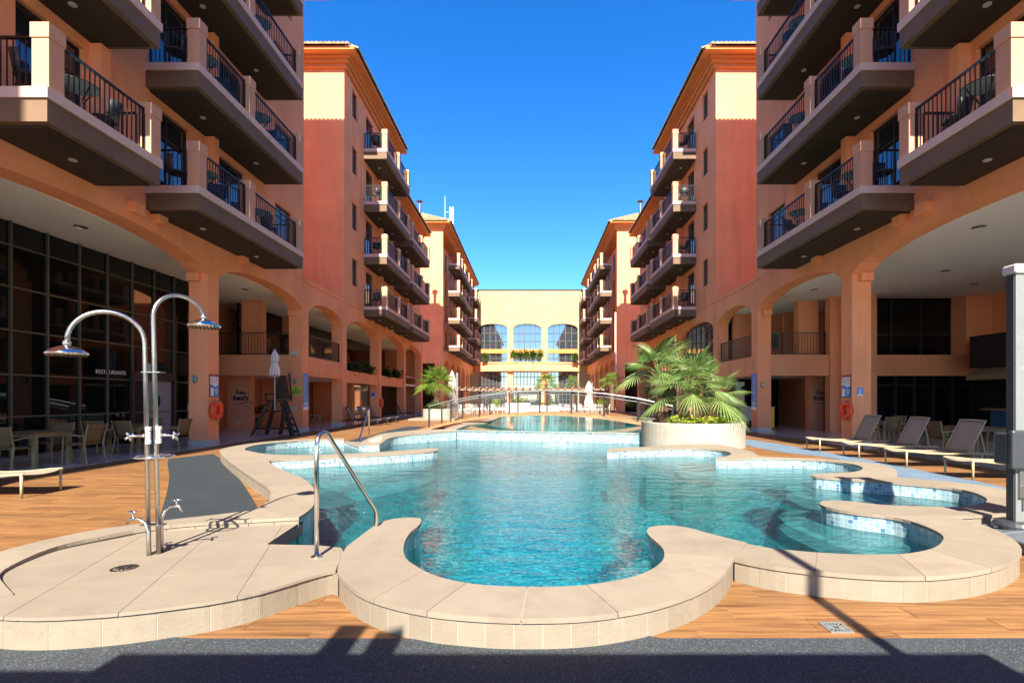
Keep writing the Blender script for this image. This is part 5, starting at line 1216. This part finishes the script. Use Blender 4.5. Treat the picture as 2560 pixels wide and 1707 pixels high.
def lamp(x, y, z, lb, rz=0):
    r = empty('wall_lamp', (x,y,z), lb, 'wall lamp', 'oval wall lamps on the columns')
    mb = MB(); n = 20
    prof = [(1.0,0),(1.0,-.03),(.9,-.05),(.7,-.055)]
    rings = [[mb.vert((x+.085*q*cos(2*pi*j/n), y+d, z+.125*q*sin(2*pi*j/n))) for j in range(n)] for q, d in prof]
    for A, B in zip(rings, rings[1:]):
        for j in range(n): mb.f.append([A[j],A[(j+1)%n],B[(j+1)%n],B[j]])
    mb.build('housing', M['alu'], r, smooth=True)
    mb = MB(); mb.f.append([mb.vert((x+.06*cos(2*pi*j/n), y-.057, z+.09*sin(2*pi*j/n))) for j in range(n)]); mb.build('lens', M['tableglass'], r)
    mb = MB(); mb.box(x-.012, x+.012, y-.07, y-.054, z-.10, z+.10); mb.build('guard', M['darkplastic'], r)
lamp(-10.19,15.58,2.03,'oval wall lamp on the nearest left column'); lamp(-10.12,22.05,2.18,'oval wall lamp above the green sign'); lamp(10.0,22.05,2.02,'oval wall lamp beside the right blue banner'); lamp(13.95,21.4,2.45,'oval wall lamp on the inner pier behind the loungers')
for x, y, z, lb in ((-10.18,22.05,1.03,'pair of white switch plates low on the second left column'),(13.9,21.4,1.02,'white switch plate on the inner right pier'),(-13.4,23.5,.35,'white socket under the left block name'),(13.3,23.5,.35,'white socket under the right block name')):
    r = empty('switch_plate', (x,y,z), lb, 'switch plate', 'white wall plates')
    for dx in ((-.07,.07) if 'pair' in lb else (0,)):
        mb = MB(); mb.box(x+dx-.06, x+dx+.06, y-.012, y, z-.08, z+.08); p = mb.build('plate', M['white'], r); mb = MB(); mb.box(x+dx-.025, x+dx+.025, y-.02, y-.011, z-.035, z+.035); mb.build('rocker', M['print_grey'], p)
r = empty('floodlight', (-10.15,22.05,3.38), 'small white floodlight box high on the second left column', 'floodlight')
mb = MB(); mb.box(-10.26,-10.02,21.90,22.03,3.30,3.42); mb.build('housing', M['white'], r); mb = MB(); mb.box(-10.25,-10.03,21.88,21.899,3.28,3.38); mb.build('lens', M['tableglass'], r); mb = MB(); mb.box(-10.2,-10.08,22.0,22.05,3.42,3.5); mb.build('bracket', M['white'], r)
def block_name(x0, y, word, lb):
    r = empty('wall_lettering', (x0+.35,y,1.4), lb, 'lettering', 'block names in blue letters')
    def txt(body, size, x, z, m, bold=.006):
        c = bpy.data.curves.new('letters', 'FONT'); c.body = body; c.size = size; c.extrude = .012; c.offset = bold; c.materials.append(m)
        o = link('letters', bpy.data.meshes.new_from_object(bpy.data.objects.new('letters', c)), r); q = ORI[r.name]; o.location = (x-q[0], y-.014-q[1], z-q[2]); o.rotation_euler = (radians(90),0,0); o.scale = (.72,1,1)
    txt(word, .31, x0, 1.36, M['print_navy'], .010); txt('Bloco', .17, x0+.30, 1.64, M['print_navy'])
    mb = MB(); n = 5
    for k in range(n):
        a = pi/2+2*pi*k/n; mb.bar((x0+.19,y-.012,1.72),(x0+.19+.12*cos(a),y-.012,1.72+.12*sin(a)), .05, .02)
    mb.build('starfish_mark', M['teal'], r)
    mb = MB(); n = 22; T = [(x0+.02+.92*k/n, 1.24+.045*sin(k/n*5.2+3.6)-.10*max(0,k/n-.75)*4*.25) for k in range(n+1)]; Wd = [.028*(1-abs(k/n-.55)) for k in range(n+1)]
    for k in range(n): mb.face([(T[k][0],y-.014,T[k][1]-Wd[k]),(T[k+1][0],y-.014,T[k+1][1]-Wd[k+1]),(T[k+1][0],y-.014,T[k+1][1]+Wd[k+1]),(T[k][0],y-.014,T[k][1]+Wd[k])])
    o = mb.build('wave_mark', M['teal'], r); md = o.modifiers.new('thick', 'SOLIDIFY'); md.thickness = .015
block_name(-13.62, 23.5, 'Francês', 'blue letters Bloco Francês with a wave on the left inner wall')
block_name(12.98, 23.5, 'Arvoredo', 'blue letters Bloco Arvoredo with a wave on the right inner wall')
r = empty('wall_vent', (12.35,26,4.35), 'dark louvred vent high on the wall above the right gallery railing', 'vent')
mb = MB(); mb.box(12.10,12.62,25.96,26.6,4.0,4.75); mb.build('frame', M['plinth'], r)
for k in range(9):
    mb = MB(); mb.box(12.14,12.58,25.93,25.958,4.05+.075*k,4.09+.075*k); mb.build('slat', M['rail'], r)

# ------------------------------------------------------------------ lifeguard chair with its folded parasol
lg = empty('lifeguard_chair', (-9.75,20,0), 'tall dark timber lifeguard chair in the shade by the second left column', 'lifeguard chair')
def beam(name, a, b, w=.07, h=.07, m='wood'): mb = MB(); mb.bar(a, b, w, h); return mb.build(name, M[m], lg)
for a, b in (((-10.75,19.75,0),(-10.12,19.9,1.35)),((-9.95,20.4,0),(-9.62,20.2,1.35)),((-9.15,19.75,0),(-9.55,19.9,1.35)),((-10.6,20.6,0),(-10.1,20.3,1.35))): beam('leg', a, b, .13, .08)
for s_ in (0, 1): beam('ladder_rail', (-9.35+.40*s_,20.0-.1*s_,0), (-9.75+.26*s_,19.95,1.35), .06, .05)
for k in range(5): t = .12+.19*k; beam('rung', (-9.35-.40*t,20.0,1.35*t), (-8.95-.54*t,19.92,1.35*t), .035, .10)
beam('crossbar', (-10.6,19.78,.28), (-9.25,19.78,.28)); beam('crossbar', (-10.3,19.85,.95), (-9.45,19.85,.95))
mb = MB(); mb.box(-10.2,-9.45,19.75,20.35,1.33,1.38); mb.build('seat', M['wood'], lg)
for k in range(10): beam('back_slat', (-10.15+.02*k,20.3,1.45+.095*k), (-9.5-.02*k,20.3,1.45+.095*k), .02, .088)
for x in (-10.17, -9.48): beam('back_post', (x,20.36,1.33), (x+(.1 if x < -9.8 else -.1),20.38,2.45), .06, .06)
for x in (-10.2, -9.42): beam('armrest', (x,19.72,1.62), (x,20.34,1.62), .06, .04); 
for x in (-10.2, -9.42): beam('arm_post', (x,19.76,1.35), (x,19.76,1.60), .05, .05)
def folded(name, x, y, z0, z1, r0, m, lb, group=None, pole=.022, zb=0, seed=0, tie=True):
    r = empty(name, (x,y,zb), lb, 'umbrella', group); rn = random.Random(seed)
    mb = MB(); mb.tube([(x,y,zb),(x,y,z1)], pole, 8); mb.build('pole', M['mastwhite'], r)
    mb = MB(); n = 24; prof = [(.15,1.0),(.45,.93),(.75,.80),(.85,.62),(.55,.50),(.72,.40),(1.0,.20),(1.05,.06),(.9,0)]
    rings = []
    for q, t in prof:
        R = []
        for j in range(n):
            a = 2*pi*j/n; k = q*r0*(1+.30*(1 if j % 3 == 0 else (-.35 if j % 3 == 1 else .05)))*(1+.12*rn.random()); z = z0+(z1-z0)*t-(0.10*(j % 3 == 0) if t == 0 else 0)+.02*rn.random()
            R.append(mb.vert((x+k*cos(a), y+k*sin(a), z)))
        rings.append(R)
    for A, B in zip(rings, rings[1:]):
        for j in range(n): mb.f.append([A[j],A[(j+1)%n],B[(j+1)%n],B[j]])
    mb.f.append(rings[0]); mb.build('canopy', m, r, smooth=False)
    mb = MB(); mb.tube([(x+r0*.66*cos(2*pi*k/16),y+r0*.66*sin(2*pi*k/16),z0+(z1-z0)*.50) for k in range(16)], .012, 5, closed=True); mb.build('tie', M['rope'], r)
    mb = MB(); mb.lathe([(.03,0),(.035,.03),(.01,.09)], (x,y,z1), 8); mb.build('finial', M['mastwhite'], r)
    return r
folded('folded_parasol', -9.72, 19.5, 2.35, 3.25, .13, M['cloth'], 'folded white parasol standing on the lifeguard chair', zb=1.0, seed=3)
for x, y, zt, lb, rr in ((-5.55, 36.5, 3.35, 'folded beige parasol beside the left palm planter', .24), (6.55, 57, 3.3, 'folded beige parasol beyond the right end of the footbridge', .34)):
    u = folded('folded_umbrella', x, y, .45, zt, rr, M['pinkcloth'], lb, 'folded beige umbrellas on the far plaza', seed=int(y))
    mb = MB(); mb.box(x+.30, x+.42, y-.06, y+.06, 0, zt-.1); mb.build('mast', M['alu'], u); mb = MB(); mb.box(x-.3, x+.6, y-.4, y+.4, 0, .09); mb.build('base', M['baseplate'], u)

# ------------------------------------------------------------------ cantilever umbrella at the right edge
cu = empty('cantilever_umbrella', (4.94,5.2,0), 'closed cantilever umbrella on a square grey pole with slate base plates at the right edge', 'umbrella')
x0, x1, y0, y1 = 4.55, 5.40, 4.58, 5.43; xm, ym = (x0+x1)/2, (y0+y1)/2
for a, b, c, d in ((x0,xm-.004,y0,ym-.004),(xm+.004,x1,y0,ym-.004),(x0,xm-.004,ym+.004,y1),(xm+.004,x1,ym+.004,y1)):
    mb = MB(); n = len(mb.v); mb.prism([(a,c),(b,c),(b,d),(a,d)], .02, [.12 if abs(px-xm) > .1 or abs(py-ym) > .1 else .17 for px, py in ((a,c),(b,c),(b,d),(a,d))]); p = mb.build('base_plate', M['baseplate'], cu, bevel=.015)
    mb = MB(); cx, cy = (a+b)/2, (c+d)/2; mb.box(cx-.05,cx+.05,cy-.02,cy+.02,.135,.155); mb.build('grip', M['darkplastic'], p)
mb = MB(); mb.lathe([(.19,.14),(.19,.17),(.17,.20),(.12,.21)], (4.94,5.2,0), 24); mb.build('collar', M['darkplastic'], cu)
mb = MB(); mb.box(4.885,4.995,5.145,5.255,.20,2.72); po = mb.build('pole', M['alu'], cu, bevel=.008)
mb = MB(); mb.box(4.872,4.884,5.16,5.24,.22,2.70); mb.build('track', M['darkplastic'], po)
for k in range(7): mb = MB(); mb.lathe([(.007,0),(.004,.004)], (4.878,5.158,.6+.3*k), 8); mb.build('rivet', M['chrome'], po)
mb = MB(); mb.box(4.86,5.03,5.12,5.28,2.70,2.80); mb.build('cap', M['white'], cu, bevel=.02)
mb = MB(); mb.box(4.79,5.0,5.08,5.14,.74,1.13); mb.box(4.79,4.88,5.14,5.30,.78,1.10); cb = mb.build('slider', M['darkplastic'], cu, bevel=.02)
for z in (.95, 1.08): mb = MB(); mb.tube([(4.93,5.06,z),(4.93,5.09,z)], .018, 10); mb.build('bolt', M['steel'], cb)
mb = MB(); mb.box(4.90,4.99,5.12,5.14,.45,.72); mb.tube([(4.95,5.11,.56),(4.95,5.04,.56),(4.95,5.03,.42)], .012, 8); mb.build('crank', M['steel'], cu)
mb = MB(); mb.bar((5.02,5.2,1.0),(5.30,5.25,2.55), .05, .05); mb.bar((5.0,5.2,2.75),(5.40,5.25,2.72), .05, .05); mb.build('arm', M['alu'], cu)
mb = MB(); rn = random.Random(5); n = 24; rings = []
for q, t in ((.08,2.62),(.12,2.3),(.17,1.9),(.16,1.5),(.20,1.1),(.22,.85),(.19,.62)):
    rings.append([mb.vert((5.27+q*(1+.3*((j % 3) == 0)-.15*((j % 3) == 1))*cos(2*pi*j/n), 5.28+q*(1+.3*((j % 3) == 0)-.15*((j % 3) == 1))*sin(2*pi*j/n), t+.03*rn.random())) for j in range(n)])
for A, B in zip(rings, rings[1:]):
    for j in range(n): mb.f.append([A[j],A[(j+1)%n],B[(j+1)%n],B[j]])
mb.build('canopy', M['pinkcloth'], cu)

# ------------------------------------------------------------------ planters, palms and shrubs
def planter(x, y, r, h, lb, z0=0, ledge=False):
    o = empty('round_planter', (x,y,z0), lb, 'planter', 'round cream planters')
    mb = MB(); mb.lathe([(r,z0-(1.2 if z0 < 0 else 0)),(r,h-.02),(r-.015,h),(r-.12,h),(r-.13,h-.12),(.02,h-.12)], (x,y,0), 56); mb.build('bowl', M['planter'], o, smooth=False)
    mb = MB(); mb.lathe([(r-.14,h-.2),(r-.14,h-.07),(.02,h-.03)], (x,y,0), 24); mb.build('soil', M['soil'], o)
    return o
planter(5.0, 15.8, 1.53, .73, 'large round cream planter with fan palms standing at the pool edge', z0=-.01)
planter(-6.22, 34.6, 1.0, .73, 'round cream planter with one fan palm left of the footbridge')
mb = MB(); mb.prism([(-7.9,33.2),(-4.9,33.2),(-4.9,35.9),(-7.9,35.9)], -.01, .11); st = mb.build('planter_step', M['coping'], None); tag(st, 'low cream step under the left palm planter', 'step')
def frond_mesh(mb, n, rad, spread, rn, droop, w):
    """fan leaf: stalk along +x from the origin, blade of n folded segments"""
    S = rad*1.15; P = [(S*t, 0, .22*S*sin(t*2.2)-droop*.25*S*t*t) for t in (0,.25,.5,.75,1)]
    mb.tube(P, [.016,.014,.011,.009,.007], 4)
    hx, hz = P[-1][0], P[-1][2]; sl = -.25-droop
    for i in range(n):
        a = radians(-spread/2+spread*i/(n-1)); L = rad*(1-.25*abs(a)/radians(spread/2)**1)*(1+.08*rn.random()); ww = w*rad
        dx, dy = cos(a), sin(a); px, py = -dy, dx
        pts = []
        for t, q in ((.04,.25),(.35,.9),(.65,1.0),(.86,.55),(1.0,.04)):
            z = hz+sl*L*t*dx*.8-(.10+droop*.55)*L*t*t*1.1-.07*L*abs(sin(a))*t+(.03*rn.random()-.015)*L
            c = (hx+dx*L*t*(1-.12*t*droop), dy*L*t, z); h = .35*ww*q
            pts.append(((c[0]+px*ww*q*.5, c[1]+py*ww*q*.5, c[2]+h), c, (c[0]-px*ww*q*.5, c[1]-py*ww*q*.5, c[2]+h)))
        ids = [[mb.vert(v) for v in p] for p in pts]
        for A, B in zip(ids, ids[1:]):
            mb.f.append([A[0],A[1],B[1],B[0]]); mb.f.append([A[1],A[2],B[2],B[1]])
FR = []
rn = random.Random(11)
def fan_palm(x, y, z, th, rad, nf, lb, m, seed, lean=(0,0), up=1.0, nseg=22, dead=3):
    r = empty('fan_palm', (x,y,z), lb, 'palm', None); rn = random.Random(seed)
    mb = MB(); P = [(x+lean[0]*t, y+lean[1]*t, z+th*t) for t in (-.1,.25,.5,.75,1)]
    mb.tube(P, [.16*rad+.05,.13*rad+.05,.12*rad+.05,.13*rad+.05,.08*rad+.04], 10)
    for k in range(26):
        a = rn.uniform(0,6.28); t = rn.uniform(0,1); q = .13*rad+.04; c = (x+lean[0]*t+q*cos(a), y+lean[1]*t+q*sin(a), z+th*t); mb.bar(c, (c[0]+.10*cos(a), c[1]+.10*sin(a), c[2]+.16), .03, .015)
    mb.build('trunk', M['trunk'], r)
    protos = []
    for k in range(3):
        mb = MB(); frond_mesh(mb, nseg, rad*.60, 215, rn, (.12,.30,.60)[k], .046); me_o = mb.build('frond', M[m], r); protos.append(me_o)
    top = (lean[0], lean[1], th)
    for k in range(nf):
        t = k/(nf-1); el = radians(82-76*t)*up; az = k*2.39996+rn.uniform(-.2,.2); kind = 0 if t < .35 else (1 if t < .7 else 2)
        if protos[kind] is not None: o = protos[kind]; protos[kind] = None; FRK[kind] = o
        else: o = FRK[kind].copy(); COL.objects.link(o)
        o.location = (top[0], top[1], top[2]-.18*t*rad); o.rotation_mode = 'XYZ'; o.rotation_euler = (rn.uniform(-.3,.3), -el, az); s_ = rn.uniform(.85,1.12); o.scale = (s_,)*3
    for k in range(dead):
        mb = MB(); a = seed+k*2.1; q = .10*rad; c = (x+lean[0]+q*cos(a), y+lean[1]+q*sin(a), z+th-.12)
        for j in range(9):
            b = a+(-.5+j/8)*.9; L = rad*(.35+.1*rn.random()); mb.face([c, (c[0]+.10*cos(b)+.012, c[1]+.10*sin(b), c[2]-L*.4), (c[0]+.13*cos(b), c[1]+.13*sin(b), c[2]-L), (c[0]+.10*cos(b)-.012, c[1]+.10*sin(b), c[2]-L*.4)])
        mb.build('dead_frond', M['deadleaf'], r)
    return r
M['deadleaf'] = leafmat('dry_brown_leaf', (.20,.12,.05), (.34,.23,.11))
FRK = {}
fan_palm(4.95, 15.75, .66, .82, 1.32, 19, 'big fan palm in front in the pool-side planter, wide arching fronds', 'palm', 2, up=.95, nseg=26)
fan_palm(4.25, 16.5, .66, 1.50, 1.12, 20, 'taller fan palm behind on the left of the pool-side planter', 'palm', 5, lean=(-.1,.1), up=.9, nseg=24)
fan_palm(5.55, 16.1, .66, .62, .95, 12, 'low fan palm leaning over the right rim of the pool-side planter', 'palm', 8, lean=(.2,-.1), up=.75, nseg=24)
fan_palm(-6.3, 34.6, .66, 1.65, 1.15, 40, 'bright fan palm in the left planter beside the footbridge', 'palm2', 21, up=1, nseg=18)
fan_palm(1.65, 52, .7, 2.1, 1.15, 34, 'bright fan palm in the white box planter at the centre of the plaza', 'palm2', 31, nseg=16)
fan_palm(5.0, 60, .5, 2.6, .9, 22, 'small fan palm on the plaza left of the far folded umbrella', 'palm2', 41, nseg=14)
fan_palm(8.0, 50, .5, 2.4, 1.1, 26, 'fan palm on the plaza near the right drain pipe', 'palm2', 51, nseg=14)
def leafy(name, m, cx, cy, cz, rx, ry, rz, n, size, lb=None, cat='plant', seed=1, parent=None, kind=None, group=None, shape=0):
    rn = random.Random(seed); mb = MB()
    for k in range(n):
        while True:
            p = (rn.uniform(-1,1), rn.uniform(-1,1), rn.uniform(-1,1)); d = sum(c*c for c in p)
            if .15 < d < 1: break
        lump = .75+.35*sin(5*p[0]+seed)*cos(4*p[1]+2*p[2])
        c = (cx+p[0]*rx*lump, cy+p[1]*ry*lump, cz+p[2]*rz*lump)
        a = rn.uniform(0,6.28); t = rn.uniform(-.3,.9); s_ = size*rn.uniform(.6,1.25); u = (cos(a)*cos(t), sin(a)*cos(t), sin(t)); v = (-sin(a), cos(a), rn.uniform(-.4,.4))
        mb.face([c, tuple(c[i]+u[i]*s_*.5+v[i]*s_*.3 for i in range(3)), tuple(c[i]+u[i]*s_ for i in range(3)), tuple(c[i]+u[i]*s_*.5-v[i]*s_*.3 for i in range(3))])
    o = mb.build(name, M[m], parent, kind=kind)
    if lb: tag(o, lb, cat, group)
    return o
ORD = ['first','second','third','fourth','fifth','sixth','seventh','eighth','ninth']
for i in range(6):
    a = radians(225+i*19); leafy('lime_shrub', 'limeleaf', 5.0+1.15*cos(a), 15.8+1.15*sin(a), .79, .24, .2, .15, 46, .15, seed=60+i, lb=f'lime-green leafy plant on the front rim of the pool-side planter, {ORD[i]} from the left', group='lime plants on the planter rim')
leafy('bushy_shrub', 'greenleaf', -6.25, 34.2, .92, .85, .75, .28, 420, .16, 'dense green shrub filling the left palm planter', seed=71)
# gallery and ledge planting
for i, (y, lb) in enumerate(((29.2,'trailing dark shrub in the left gallery trough, nearest'),(31.6,'trailing dark shrub in the left gallery trough, second'),(35.6,'trailing dark shrub in the far gallery trough, nearer one'),(38.2,'spiky dark shrub at the far end of the gallery trough'))):
    leafy('gallery_shrub', 'darkleaf', -10.0, y, 3.15, .35, 1.1, .42, 260, .30, lb, seed=80+i)
for i, x in enumerate((-2.5,-1.5,-.5,.5,1.5)):
    leafy('ledge_shrub', 'greenleaf' if i % 2 else 'palm2', x, 77.9, 8.0, .62, .5, .85, 220, .42, f'arching yellow-green shrub on the ledge below the middle arched window, {ORD[i]} from the left', seed=90+i, group='shrubs on the central ledge')
for i, (x, lb) in enumerate(((-6.9,'green potted shrub on the ledge at the left arched window'),(7.0,'green potted shrub on the ledge at the right arched window'))):
    leafy('ledge_shrub', 'greenleaf', x, 78.7, 7.7, .55, .4, .9, 200, .36, lb, seed=98+i)
for i, (x, y, lb) in enumerate(((-8.1,44,'low green shrub under the far left arcade'),(-3.4,51.5,'yellow-green potted shrub behind the footbridge, left of the pergola post'),(6.9,49.5,'yellow-green shrub beside the far right tables'),(8.7,44,'pale grey-green bush at the right end of the pergola'))):
    leafy('plaza_shrub', 'limeleaf' if i in (1,2) else 'greenleaf', x, y, .95, .6, .5, .5, 170, .22, lb, seed=110+i)
r = empty('box_planter', (1.45,52,0), 'long white box planter under the central palm', 'planter'); mb = MB(); mb.box(.1,2.9,51.3,52.9,0,.72); mb.build('box', M['white'], r); mb = MB(); mb.box(.2,2.8,51.4,52.8,.72,.74); mb.build('soil', M['soil'], r)
leafy('bushy_shrub', 'greenleaf', 1.5, 51.8, .85, 1.2, .6, .22, 240, .16, 'green ground shrub filling the white box planter', seed=120)
r = empty('box_planter', (-1.3,54,0), 'white box planter with yellow shrubs left of the central palm', 'planter'); mb = MB(); mb.box(-2.6,0,53.4,54.6,0,.95); mb.build('box', M['white'], r); mb = MB(); mb.box(-2.5,-.1,53.5,54.5,.95,.97); mb.build('soil', M['soil'], r)
leafy('bushy_shrub', 'limeleaf', -1.3, 54, 1.2, 1.2, .5, .35, 240, .18, 'yellow flowering shrub filling the white planter left of the palm', seed=121)
r = empty('potted_plant', (-13.2,24.6,0), 'dark broad-leaved pot plant by the inner left wall', 'pot plant')
mb = MB(); mb.lathe([(.15,0),(.22,.5),(.2,.5),(.18,.42)], (-13.2,24.6,0.006), 16); mb.build('pot', M['darkplastic'], r); leafy('foliage', 'darkleaf', -13.2, 24.6, .9, .4, .3, .4, 40, .5, seed=130, parent=r)

# ------------------------------------------------------------------ footbridge
br = empty('footbridge', (0.5,23,0), 'low arched timber footbridge with black posts and steel rails across the pool', 'footbridge')
bA = (-4.95, 23.35); bd = (.9655, -.26); bnrm = (.26, .9655); BL = 11.6; BW = 1.35
def bz(s): t = max(0, min(1, s/BL)); return .02+.84*(1-(2*t-1)**2)**.9
def bp(s, o, dz=0): return (bA[0]+bd[0]*s+bnrm[0]*o, bA[1]+bd[1]*s+bnrm[1]*o, bz(s)+dz)
n = 58
for k in range(n):
    s0_, s1_ = BL*k/n+.008, BL*(k+1)/n-.008; mb = MB(); q = [bp(s0_,-.02),bp(s1_,-.02),bp(s1_,BW+.02),bp(s0_,BW+.02)]
    b = [mb.vert(p) for p in q]; c = [mb.vert((p[0],p[1],p[2]-.035)) for p in q]; mb.f += [b, c[::-1]]+[[b[i],c[i],c[(i+1)%4],b[(i+1)%4]] for i in range(4)]; mb.build('deck_board', M['deckwood'], br)
for o in (0, BW):
    mb = MB(); 
    for k in range(24):
        s0_, s1_ = BL*k/24, BL*(k+1)/24; q = [bp(s0_,o-.05,-.04),bp(s1_,o-.05,-.04),bp(s1_,o+.05,-.04),bp(s0_,o+.05,-.04)]; b = [mb.vert(p) for p in q]; c = [mb.vert((p[0],p[1],p[2]-.10)) for p in q]; mb.f += [b, c[::-1]]+[[b[i],c[i],c[(i+1)%4],b[(i+1)%4]] for i in range(4)]
    mb.build('girder', M['deckwood'], br)
ss = [.38+.0*k+1.36*k*.985 for k in range(9)]; ss = [.38, 1.45]+[1.45+1.37*k for k in range(1,8)]
for o in (0, BW):
    T, T2 = [], []
    for s_ in ss:
        if s_ > BL: continue
        p = bp(s_, o); mb = MB(); mb.bar((p[0],p[1],p[2]-.1),(p[0],p[1],p[2]+.90), .07, .05); mb.build('post', M['rail'], br)
        T.append((p[0],p[1],p[2]+.92)); T2.append((p[0],p[1],p[2]+.78))
    mb = MB(); mb.tube(T, .024, 8); mb.build('handrail', M['alu'], br, smooth=False)
    mb = MB(); mb.tube(T2, .015, 6); mb.build('lower_rail', M['steel'], br)

# ------------------------------------------------------------------ pergola, tables and chairs on the far plaza
pg = empty('pergola', (0,62,0), 'long timber pergola with curved beam ends in front of the end building', 'pergola')
for y in (59.5, 64.5):
    mb = MB(); mb.box(-9.2,9.2,y-.07,y+.07,2.35,2.55); mb.build('beam', M['wood2'], pg)
    for x in (-8.6,-5.4,-2.2,2.2,5.4,8.6): mb = MB(); mb.box(x-.1,x+.1,y-.1,y+.1,0,2.35); mb.build('post', M['wood'], pg)
for k in range(23):
    x = -9+18*k/22; mb = MB(); mb.tube([(x-.12,58.5,2.45),(x-.05,58.7,2.62),(x,59.2,2.68),(x,65.2,2.68)], .085, 6); mb.build('rafter', M['wood2'], pg)
def make_white_chair():
    r = empty('cafe_chair', (0,0,0), 'chair', 'chair', 'white metal chairs on the far plaza')
    mb = MB(); mb.box(-.22,.22,-.22,.22,.43,.46); mb.build('seat', M['white'], r)
    mb = MB(); mb.tube([(-.22,-.22,.45),(-.22,-.28,.9),(.22,-.28,.9),(.22,-.22,.45)], .016, 6)
    for k in range(4): x = -.13+.087*k; mb.tube([(x,-.22,.46),(x,-.28,.9)], .010, 5)
    mb.build('backrest', M['white'], r)
    for a in (-1,1):
        for b in (-1,1): mb = MB(); mb.tube([(a*.2,b*.2,.44),(a*.23,b*.24,0)], .016, 5); mb.build('leg', M['white'], r)
    return r
def make_white_table():
    r = empty('cafe_table', (0,0,0), 'table', 'table', 'white metal tables on the far plaza')
    mb = MB(); mb.lathe([(.42,.70),(.44,.72),(.42,.735)], (0,0,0), 20); mb.build('tabletop', M['white'], r)
    for k in range(4): a = pi/4+k*pi/2; mb = MB(); mb.tube([(.25*cos(a),.25*sin(a),.70),(.34*cos(a),.34*sin(a),0)], .018, 5); mb.build('leg', M['white'], r)
    return r
WC, WT = make_white_chair(), make_white_table(); fc = ft = True
spots = [(-5.3,46.5,'left of the bridge rail, nearest'),(-3.6,48.5,'left of centre behind the bridge'),(-6.6,50,'by the far left arcade'),(5.0,46.5,'right of centre behind the bridge'),(6.6,49,'near the right folded umbrella'),(3.9,50,'just right of the central palm')]
sides = ['near-side','far-side','pool-side','wall-side']
for i, (x, y, wh) in enumerate(spots):
    o = WT if ft else copy_tree(WT); ft = False; place(o, (x,y,.002), 0, f'white round metal table {wh}')
    for k in range(4):
        a = k*pi/2+.4*((i % 3)-1); o = WC if fc else copy_tree(WC); fc = False
        place(o, (x+.75*sin(a)*(-1), y-.75*cos(a)*1, .002), -a+0, f'white metal chair, {("front","left","back","right")[k]} seat at the table {wh}')
# yellow bin and dark counter glimpsed in the right passage
r = empty('waste_bin', (11.45,24.4,0), 'yellow upright bin in the dark passage behind the second right column', 'bin'); mb = MB(); mb.box(11.3,11.6,24.3,24.6,.05,.98); mb.build('body', M['yellow'], r); mb = MB(); mb.box(11.28,11.62,24.28,24.62,.98,1.04); mb.build('lid', M['yellow'], r); mb = MB(); mb.box(11.34,11.56,24.34,24.56,0,.05); mb.build('foot', M['darkplastic'], r)
r = empty('reception_counter', (10.9,25.2,0), 'grey low counter in the dark passage beside the second right column', 'counter'); mb = MB(); mb.box(10.45,11.05,25,25.5,.35,1.0); mb.build('front', M['plinth'], r); mb = MB(); mb.box(10.42,11.08,24.97,25.53,1.0,1.04); mb.build('top', M['plinth'], r); mb = MB(); mb.box(10.5,10.95,25.05,25.45,0,.35); mb.build('base', M['dark'], r)
